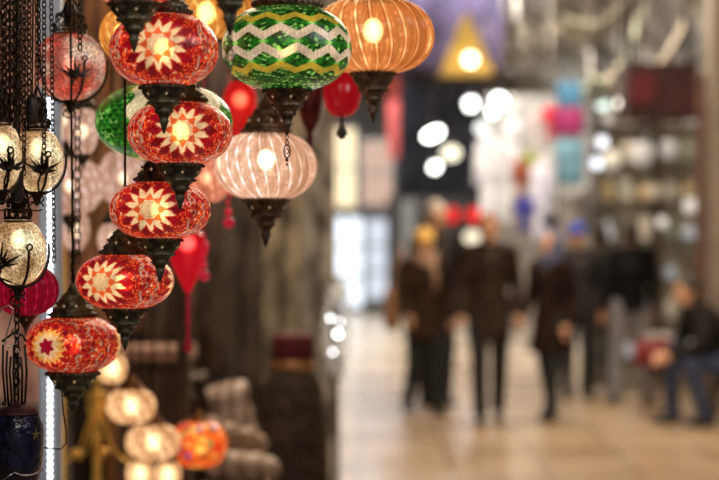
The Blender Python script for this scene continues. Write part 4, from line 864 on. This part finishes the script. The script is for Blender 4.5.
# ------------------------------------------------------------------ people
SKIN = mat('skin', (.62, .34, .21), .55, 0, .12, 12)
def remesh(o, vs, sm=4):
    m = o.modifiers.new('one_surface', 'REMESH'); m.mode = 'VOXEL'; m.voxel_size = vs; m.use_smooth_shade = True
    s = o.modifiers.new('relax', 'SMOOTH'); s.factor = .5; s.iterations = sm; return o
def limb(b, pts, rads, seg=12, flat=1.0):
    # rounded chain of tapering pieces
    for i in range(len(pts) - 1):
        p0, p1 = Vector(pts[i]), Vector(pts[i + 1]); n = 4
        b.tube([p0.lerp(p1, k / n) for k in range(n + 1)], [rads[i] + (rads[i + 1] - rads[i]) * k / n for k in range(n + 1)], seg, flat=flat)
        b.ball(p1, rads[i + 1] * .99, 0, 12, 8)
    b.ball(pts[0], rads[0] * .99, 0, 12, 8)
def person(px, feet_y, head_y, label, rz, top, trou, hair, J=None, coat_len=.80, headwear=None, scarf=None, seated=False, Yo=None, coat_open=False, skirtw=1.0, bag=None, hairlen=0):
    Y = Yo or H * F / (feet_y - HY); tall = H - (head_y - HY) * Y / F; s = tall / 1.74
    c = at(px, 235, Y); root = empty('person', (c.x, c.y, 0), label, 'person', None, rz); root.scale = (s, s, s)
    D_ = dict(pel=(0, 0, .95), ch=(0, .0, 1.28), nk=(0, .0, 1.47), hd=(0, -.015, 1.62), shL=(-.175, 0, 1.42), shR=(.175, 0, 1.42), elL=(-.235, .03, 1.14), elR=(.235, .03, 1.14), haL=(-.235, -.07, .90), haR=(.235, -.07, .90),
              hiL=(-.09, 0, .93), hiR=(.09, 0, .93), knL=(-.10, -.02, .50), knR=(.10, -.02, .50), anL=(-.10, .02, .09), anR=(.10, .02, .09))
    if J: D_.update(J)
    D_ = {k: Vector(v) for k, v in D_.items()}
    b = MB(); hd = D_['hd']
    # torso, neck, head
    spine = [D_['pel'], D_['pel'].lerp(D_['ch'], .5), D_['ch'], D_['nk'] - Vector((0, 0, .05))]
    limb(b, spine, [.125, .105, .13, .09], 16)
    limb(b, [D_['shL'], D_['nk'] - Vector((0, 0, .04)), D_['shR']], [.055, .07, .055])
    limb(b, [D_['nk'] - Vector((0, 0, .05)), hd], [.056, .052])
    b.ball(hd + Vector((0, .008, .022)), .098, 0, 20, 14, rx=.80, ry=.98, rz=1.08); b.ball(hd + Vector((0, -.03, -.055)), .058, 0, 16, 10, rx=.85, rz=.95)
    b.lathe([(.003, .028), (.011, .0), (.015, -.012), (.004, -.02)], tuple(hd + Vector((0, -.094, -.012))), 10, sy=1.2)          # nose
    for sx in (-1, 1): b.ball(hd + Vector((sx * .082, .01, -.005)), .024, 0, 10, 8, rx=.35, ry=.7, rz=1.25); b.ball(hd + Vector((sx * .034, -.078, .022)), .018, 0, 8, 6, rz=.5)   # ears, brow
    b.ball(hd + Vector((0, -.088, -.052)), .020, 0, 10, 6, rx=1.1, ry=.6, rz=.5)                                                  # lips
    for sd, sx in (('L', -1), ('R', 1)):
        limb(b, [D_['sh' + sd], D_['el' + sd], D_['ha' + sd]], [.050, .040, .027]); limb(b, [D_['hi' + sd], D_['kn' + sd], D_['an' + sd]], [.085, .056, .038])
        limb(b, [D_['an' + sd] + Vector((0, .02, -.035)), D_['an' + sd] + Vector((0, -.13, -.062))], [.036, .028])
        # hand: palm, four fingers of unequal length, thumb from the side
        ha = D_['ha' + sd]; d = (ha - D_['el' + sd]).normalized(); side = Vector((0, -1, 0)); side = (side - d * side.dot(d)).normalized(); nrm = d.cross(side)
        pc_ = ha + d * .045; b.tube([ha, ha + d * .03, ha + d * .085], [.024, .036, .036], 12, flat=1.0)
        for f, (o_, L) in enumerate(((.030, .072), (.011, .082), (-.009, .076), (-.028, .058))):
            p0 = ha + d * .08 + side * o_; p1 = p0 + d * L * .5 - nrm * sx * .008; p2 = p0 + d * L - nrm * sx * .026; limb(b, [p0, p1, p2], [.0095, .0088, .0075], 8)
        p0 = ha + d * .03 + side * .030; limb(b, [p0, p0 + d * .03 + side * .026, p0 + d * .062 + side * .030], [.012, .0105, .009], 8)
    remesh(b.build('body', SKIN, root), .0075, 3)
    for sx in (-1, 1): MB().ball(hd + Vector((sx * .033, -.090, .006)), .010, 0, 10, 6, rz=.6).build('eye', mat('dark_eye', (.03, .02, .02), .2), root)
    # hair
    if hair is not None:
        hm = mat('hair_%02d_%02d' % (int(hair[0] * 99), int(hair[2] * 99)), hair, .6, 0, .4, 60, bump=.4)
        b = MB(); b.ball(hd + Vector((0, .022, .042)), .104, 0, 20, 14, rx=.86, ry=.98, rz=.98)
        b.ball(hd + Vector((0, .045, -.02)), .082, 0, 16, 10, rx=.95, ry=.75, rz=1.1)
        if hairlen: b.loft([(hd + Vector((0, .05, -.06 - hairlen)), .06, .03), (hd + Vector((0, .05, -.05)), .085, .05), (hd + Vector((0, .03, .05)), .088, .08)], 16)
        for sx in (-1, 1): b.ball(hd + Vector((sx * .072, .0, .03)), .03, 0, 10, 8, rx=.5, rz=1.3)
        remesh(b.build('hair', hm, root), .009, 2)
    if headwear:
        hk, hc = headwear; hm = mat('headwear_%02d_%02d' % (int(hc[0] * 99), int(hc[2] * 99)), hc, .85, 0, .2, 25, emit=.04); b = MB()
        if hk == 'beanie': b.lathe([(.094, .01), (.101, .02), (.101, .045), (.095, .05), (.092, .09), (.07, .125), (.03, .142), (.004, .145)], tuple(hd + Vector((0, .01, .0))), 24, sx=.93, sy=1.08); b.ball(hd + Vector((0, .01, .15)), .018)
        else:
            b.ball(hd + Vector((0, .038, .032)), .108, 0, 20, 14, rx=.88, ry=.98, rz=1.08); b.loft([(hd + Vector((0, .02, -.19)), .15, .10), (hd + Vector((0, .02, -.13)), .105, .10), (hd + Vector((0, .02, -.05)), .092, .095), (hd + Vector((0, .02, .03)), .09, .10)], 20)
        o = b.build('hat' if hk == 'beanie' else 'headscarf', hm, root)
        if hk != 'beanie': remesh(o, .010, 2)
    if scarf:
        b = MB(); n = D_['nk'] + Vector((0, -.01, .0))
        for q in range(3): b.tube([n + Vector(((.088 + .012 * math.sin(q)) * math.cos(t), (.085) * math.sin(t), -.035 + q * .032 + .012 * math.sin(t * 2 + q))) for t in np.linspace(0, 2 * PI, 20)[:-1]], .034, 8, closed=True)
        b.tube([n + Vector((.03, -.10, -.03)), n + Vector((.045, -.16, -.15)), n + Vector((.05, -.155, -.30))], [.03, .034, .036], 8, flat=.5); b.build('scarf', mat('scarf_cloth', scarf, .9, 0, .3, 25), root)
    # trousers
    tm = mat('trousers_%02d_%02d' % (int(trou[0] * 99), int(trou[2] * 99)), trou, .8, 0, .25, 25); b = MB()
    for sd in 'LR': limb(b, [D_['hi' + sd], D_['kn' + sd], D_['an' + sd] + Vector((0, 0, .0))], [.105, .074, .062])
    limb(b, [D_['pel'] + Vector((0, 0, .07)), D_['pel'] - Vector((0, 0, .02))], [.140, .135], 16); remesh(b.build('trousers', tm, root), .012, 3)
    # coat
    cm = mat('coat_%02d_%02d_%02d' % tuple(int(k * 99) for k in top), top, .9, 0, .5, 6, spec=.15); b = MB()
    limb(b, [D_['pel'] + Vector((0, 0, .02)), D_['pel'].lerp(D_['ch'], .5), D_['ch'], D_['nk'] - Vector((0, 0, .06))], [.150, .145, .165, .105], 18)
    limb(b, [D_['shL'], D_['nk'] - Vector((0, 0, .035)), D_['shR']], [.076, .088, .076])
    for sd in 'LR': limb(b, [D_['sh' + sd], D_['el' + sd], D_['ha' + sd] + (D_['el' + sd] - D_['ha' + sd]).normalized() * .01], [.076, .060, .047])
    if not seated:
        zc_ = coat_len; pz = D_['pel']
        if zc_ < .86: b.loft([((pz.x, pz.y, zc_), .19 * skirtw, .145 * skirtw), ((pz.x, pz.y, .9), .178, .14), ((pz.x, pz.y, 1.05), .16, .135), ((pz.x, pz.y, 1.2), .15, .13)], 22)
        else: b.loft([((pz.x, pz.y, zc_), .165, .14), ((pz.x, pz.y, 1.05), .16, .135), ((pz.x, pz.y, 1.2), .15, .13)], 22)
    remesh(b.build('coat', cm, root), .012, 4)
    # collar and buttons
    b = MB(); n = D_['nk'] - Vector((0, 0, .03)); b.tube([n + Vector((.085 * math.cos(t), .08 * math.sin(t), .012 * math.sin(t))) for t in np.linspace(0, 2 * PI, 18)[:-1]], .024, 8, closed=True); b.build('collar', cm, root)
    if not seated and abs(rz) < 1.5:
        n = D_['nk']; ch_ = D_['ch']
        sh = MB(); sh.add([n + Vector((-.045, -.088, -.045)), n + Vector((.045, -.088, -.045)), ch_ + Vector((0, -.172, -.02)), n + Vector((0, -.125, -.09))], [(0, 3, 1), (0, 2, 3), (1, 3, 2)], 0, False)
        solid(sh.build('shirt_front', mat('shirt_cloth', (.30, .22, .18), .8, 0, .2, 20), root), .006)
        for sx in (-1, 1):
            lp = MB(); lp.tube([n + Vector((sx * .075, -.06, -.02)), n + Vector((sx * .062, -.118, -.09)), ch_ + Vector((sx * .028, -.170, .02)), ch_ + Vector((sx * .004, -.176, -.06))], [.016, .026, .024, .006], 8, flat=.45); lp.build('lapel', cm, root)
        for q in range(3): MB().ball(ch_ + Vector((.02, -.170 + .006 * q, -.08 - .11 * q)), .011, 0, 10, 6, ry=.5).build('button', mat('horn_button', (.12, .08, .05), .3), root)
    # shoes
    for sd in 'LR':
        an = D_['an' + sd]; b = MB(); limb(b, [an + Vector((0, .035, -.045)), an + Vector((0, -.05, -.048)), an + Vector((0, -.15, -.058))], [.044, .043, .030]); limb(b, [an + Vector((0, .0, .02)), an + Vector((0, 0, -.03))], [.045, .046])
        remesh(b.build('shoe', mat('black_shoe', (.02, .017, .015), .4), root), .009, 2)
    if bag:
        b = MB(); b.loft([((.27, .04, .72), .05, .13), ((.27, .04, .75), .07, .17), ((.28, .04, 1.02), .06, .16), ((.27, .04, 1.08), .035, .13)], 16); b.tube([(.27, -.06, 1.07), (.26, -.05, 1.2), (.17, -.01, 1.42), (.26, .07, 1.2), (.27, .13, 1.07)], .010, 6)
        tag(b.build('handbag', mat('tan_leather', bag, .5, 0, .25, 12), None, root.location), 'tan shoulder bag carried at the left side of the yellow-hatted woman', 'bag').scale = (-1, 1, 1)
    return root
step = dict(knL=(-.09, -.10, .52), anL=(-.085, -.14, .09), knR=(.09, .02, .50), anR=(.09, .16, .10))
walk2 = dict(knL=(-.09, .03, .50), anL=(-.10, .16, .11), knR=(.09, -.09, .51), anR=(.09, -.13, .09), elL=(-.24, .0, 1.14), haL=(-.22, -.15, .95))
person(436, 406, 203, 'tall grey-haired person in black behind the yellow-hatted woman', .5, (.020, .018, .018), (.018, .018, .020), (.40, .33, .28), coat_len=.80)
person(424, 415, 231, 'woman in a yellow knit hat, brown coat and beige scarf walking near the aisle left', .35, (.032, .016, .010), (.008, .013, .014), (.10, .05, .03), walk2, .72, ('beanie', (.72, .42, .10)), (.42, .26, .18), bag=(.34, .17, .09))
person(489, 421, 214, 'man with reddish brown hair in a long dark brown coat walking toward the camera', .0, (.028, .017, .013), (.008, .007, .008), (.22, .085, .035), step, .68)
person(551, 419, 233, 'woman in a blue grey headscarf and long black brown coat, face turned left', -.75, (.020, .011, .009), (.008, .014, .018), None, walk2, .62, ('scarf', (.085, .10, .20)), skirtw=1.3)
person(577, 398, 224, 'person in a bright blue knit hat standing behind the headscarfed woman', .2, (.035, .032, .035), (.02, .02, .025), (.05, .03, .02), None, .85, ('beanie', (.035, .06, .32)))
person(600, 393, 226, 'dark-haired person in a grey green coat seen from behind beside the black jacket', PI - .2, (.050, .050, .042), (.022, .024, .032), (.03, .025, .02), step, .74)
person(630, 404, 221, 'man in a black jacket and grey jeans standing with his back to the camera', PI + .15, (.006, .006, .007), (.20, .20, .23), (.025, .02, .018), dict(knL=(-.13, -.02, .50), knR=(.13, -.01, .5), anL=(-.17, .02, .09), anR=(.16, .03, .09), hiL=(-.10, 0, .93), hiR=(.10, 0, .93)), .88)
# seated man facing left (local -Y is forward -> turn to world -X)
sit = dict(pel=(0, .05, .50), ch=(0, -.08, .80), nk=(0, -.20, .98), hd=(0, -.27, 1.09), shL=(-.17, -.16, .92), shR=(.17, -.16, .92), elL=(-.22, -.22, .66), elR=(.22, -.24, .66), haL=(-.08, -.42, .58), haR=(.08, -.43, .57),
           hiL=(-.10, .03, .50), hiR=(.10, .03, .50), knL=(-.16, -.34, .53), knR=(.14, -.31, .51), anL=(-.17, -.32, .09), anR=(.13, -.17, .09))
p6 = person(717, 426, 231, 'seated man in a black jacket and blue jeans leaning forward at the right edge', -PI / 2 + .25, (.011, .011, .013), (.035, .05, .11), (.03, .02, .018), sit, seated=True, Yo=13.6)
p6.scale = (.98, .98, .98)
root = empty('stool', (p6.location.x + .06, p6.location.y + .02, 0), 'low wooden stool under the seated man in the black jacket', 'stool')
MB().lathe([(.15, .30), (.165, .305), (.165, .325), (.15, .332)], seg=28).build('seat', WOODD, root)
for k in range(4): a = k * PI / 2 + .78; MB().tube([(.10 * math.cos(a), .10 * math.sin(a), .30), (.15 * math.cos(a), .15 * math.sin(a), .0)], .016, 8).build('leg', WOODD, root)

# ------------------------------------------------------------------ rail the lamps hang from
for k, Y in enumerate((2.55, 2.85, 3.2, 4.0, 4.75)):
    o = MB().tube([(-1.3, 0, 0), (.35, 0, 0)], .014, 10).build('hanging_rail', IRON, None, (0, Y, TOPZ + .012)); tag(o, 'iron rail above the frame from which the hanging lamps are strung', 'rail', 'iron rails above the lamps')

# ------------------------------------------------------------------ light
W = bpy.data.worlds.new('World'); bpy.context.scene.world = W; W.use_nodes = True
bg = W.node_tree.nodes['Background']; bg.inputs[0].default_value = (1, .93, .85, 1); bg.inputs[1].default_value = .12
def area(loc, rot, size, e, col, sy=None):
    L = bpy.data.lights.new('area_light', 'AREA'); L.energy = e; L.color = col; L.shape = 'RECTANGLE'; L.size = size; L.size_y = sy or size
    o = bpy.data.objects.new('area_light', L); C.objects.link(o); o.location = loc; o.rotation_euler = rot; return o
for Y, e, col in ((11.0, 200, (1, .80, .58)), (15, 220, (1, .83, .64)), (19.5, 300, (1, .92, .82)), (24, 380, (.95, .97, 1)), (30, 520, (.85, .93, 1))): area((1.5, Y, 4.6), (0, 0, 0), 1.6, e, col, 2.0)
area((2.6, 9.0, 3.8), (math.radians(66), 0, math.radians(12)), 1.2, 60, (1, .86, .70))  # added fill on the fronts of the people
area((0.1, 24, 3.6), (math.radians(10), 0, 0), 1.0, 260, (.74, .87, 1), 8)  # added cool light to whiten the aisle floor
area((-.2, .9, 2.6), (math.radians(52), 0, 0), .8, 14, (1, .90, .78))  # added front light for sheen on the near lamps
area((.9, 2.2, 2.3), (math.radians(75), 0, math.radians(60)), .5, 6, (.95, .95, 1))
area((-.5, 5.3, 3.2), (0, 0, 0), .8, 26, (1, .74, .5))
area((-.4, 7.2, 3.0), (0, 0, 0), .8, 30, (1, .82, .62))  # added light to lift the dark middle of the stall

cam = bpy.data.cameras.new('camera'); co = bpy.data.objects.new('camera', cam); C.objects.link(co)
co.location = (0, 0, H); co.rotation_euler = (PI / 2, 0, 0); cam.sensor_width = 36; cam.lens = F * 36 / 719; cam.shift_y = -5 / 719; cam.clip_start = .05; cam.clip_end = 200
cam.dof.use_dof = True; cam.dof.focus_distance = 2.70; cam.dof.aperture_fstop = 2.75
sc = bpy.context.scene; sc.camera = co
sc.view_settings.view_transform = 'Standard'; sc.view_settings.look = 'None'; sc.view_settings.exposure = 0.0
sc.cycles.transparent_max_bounces = 24; sc.cycles.max_bounces = 6; sc.cycles.sample_clamp_indirect = 4.0
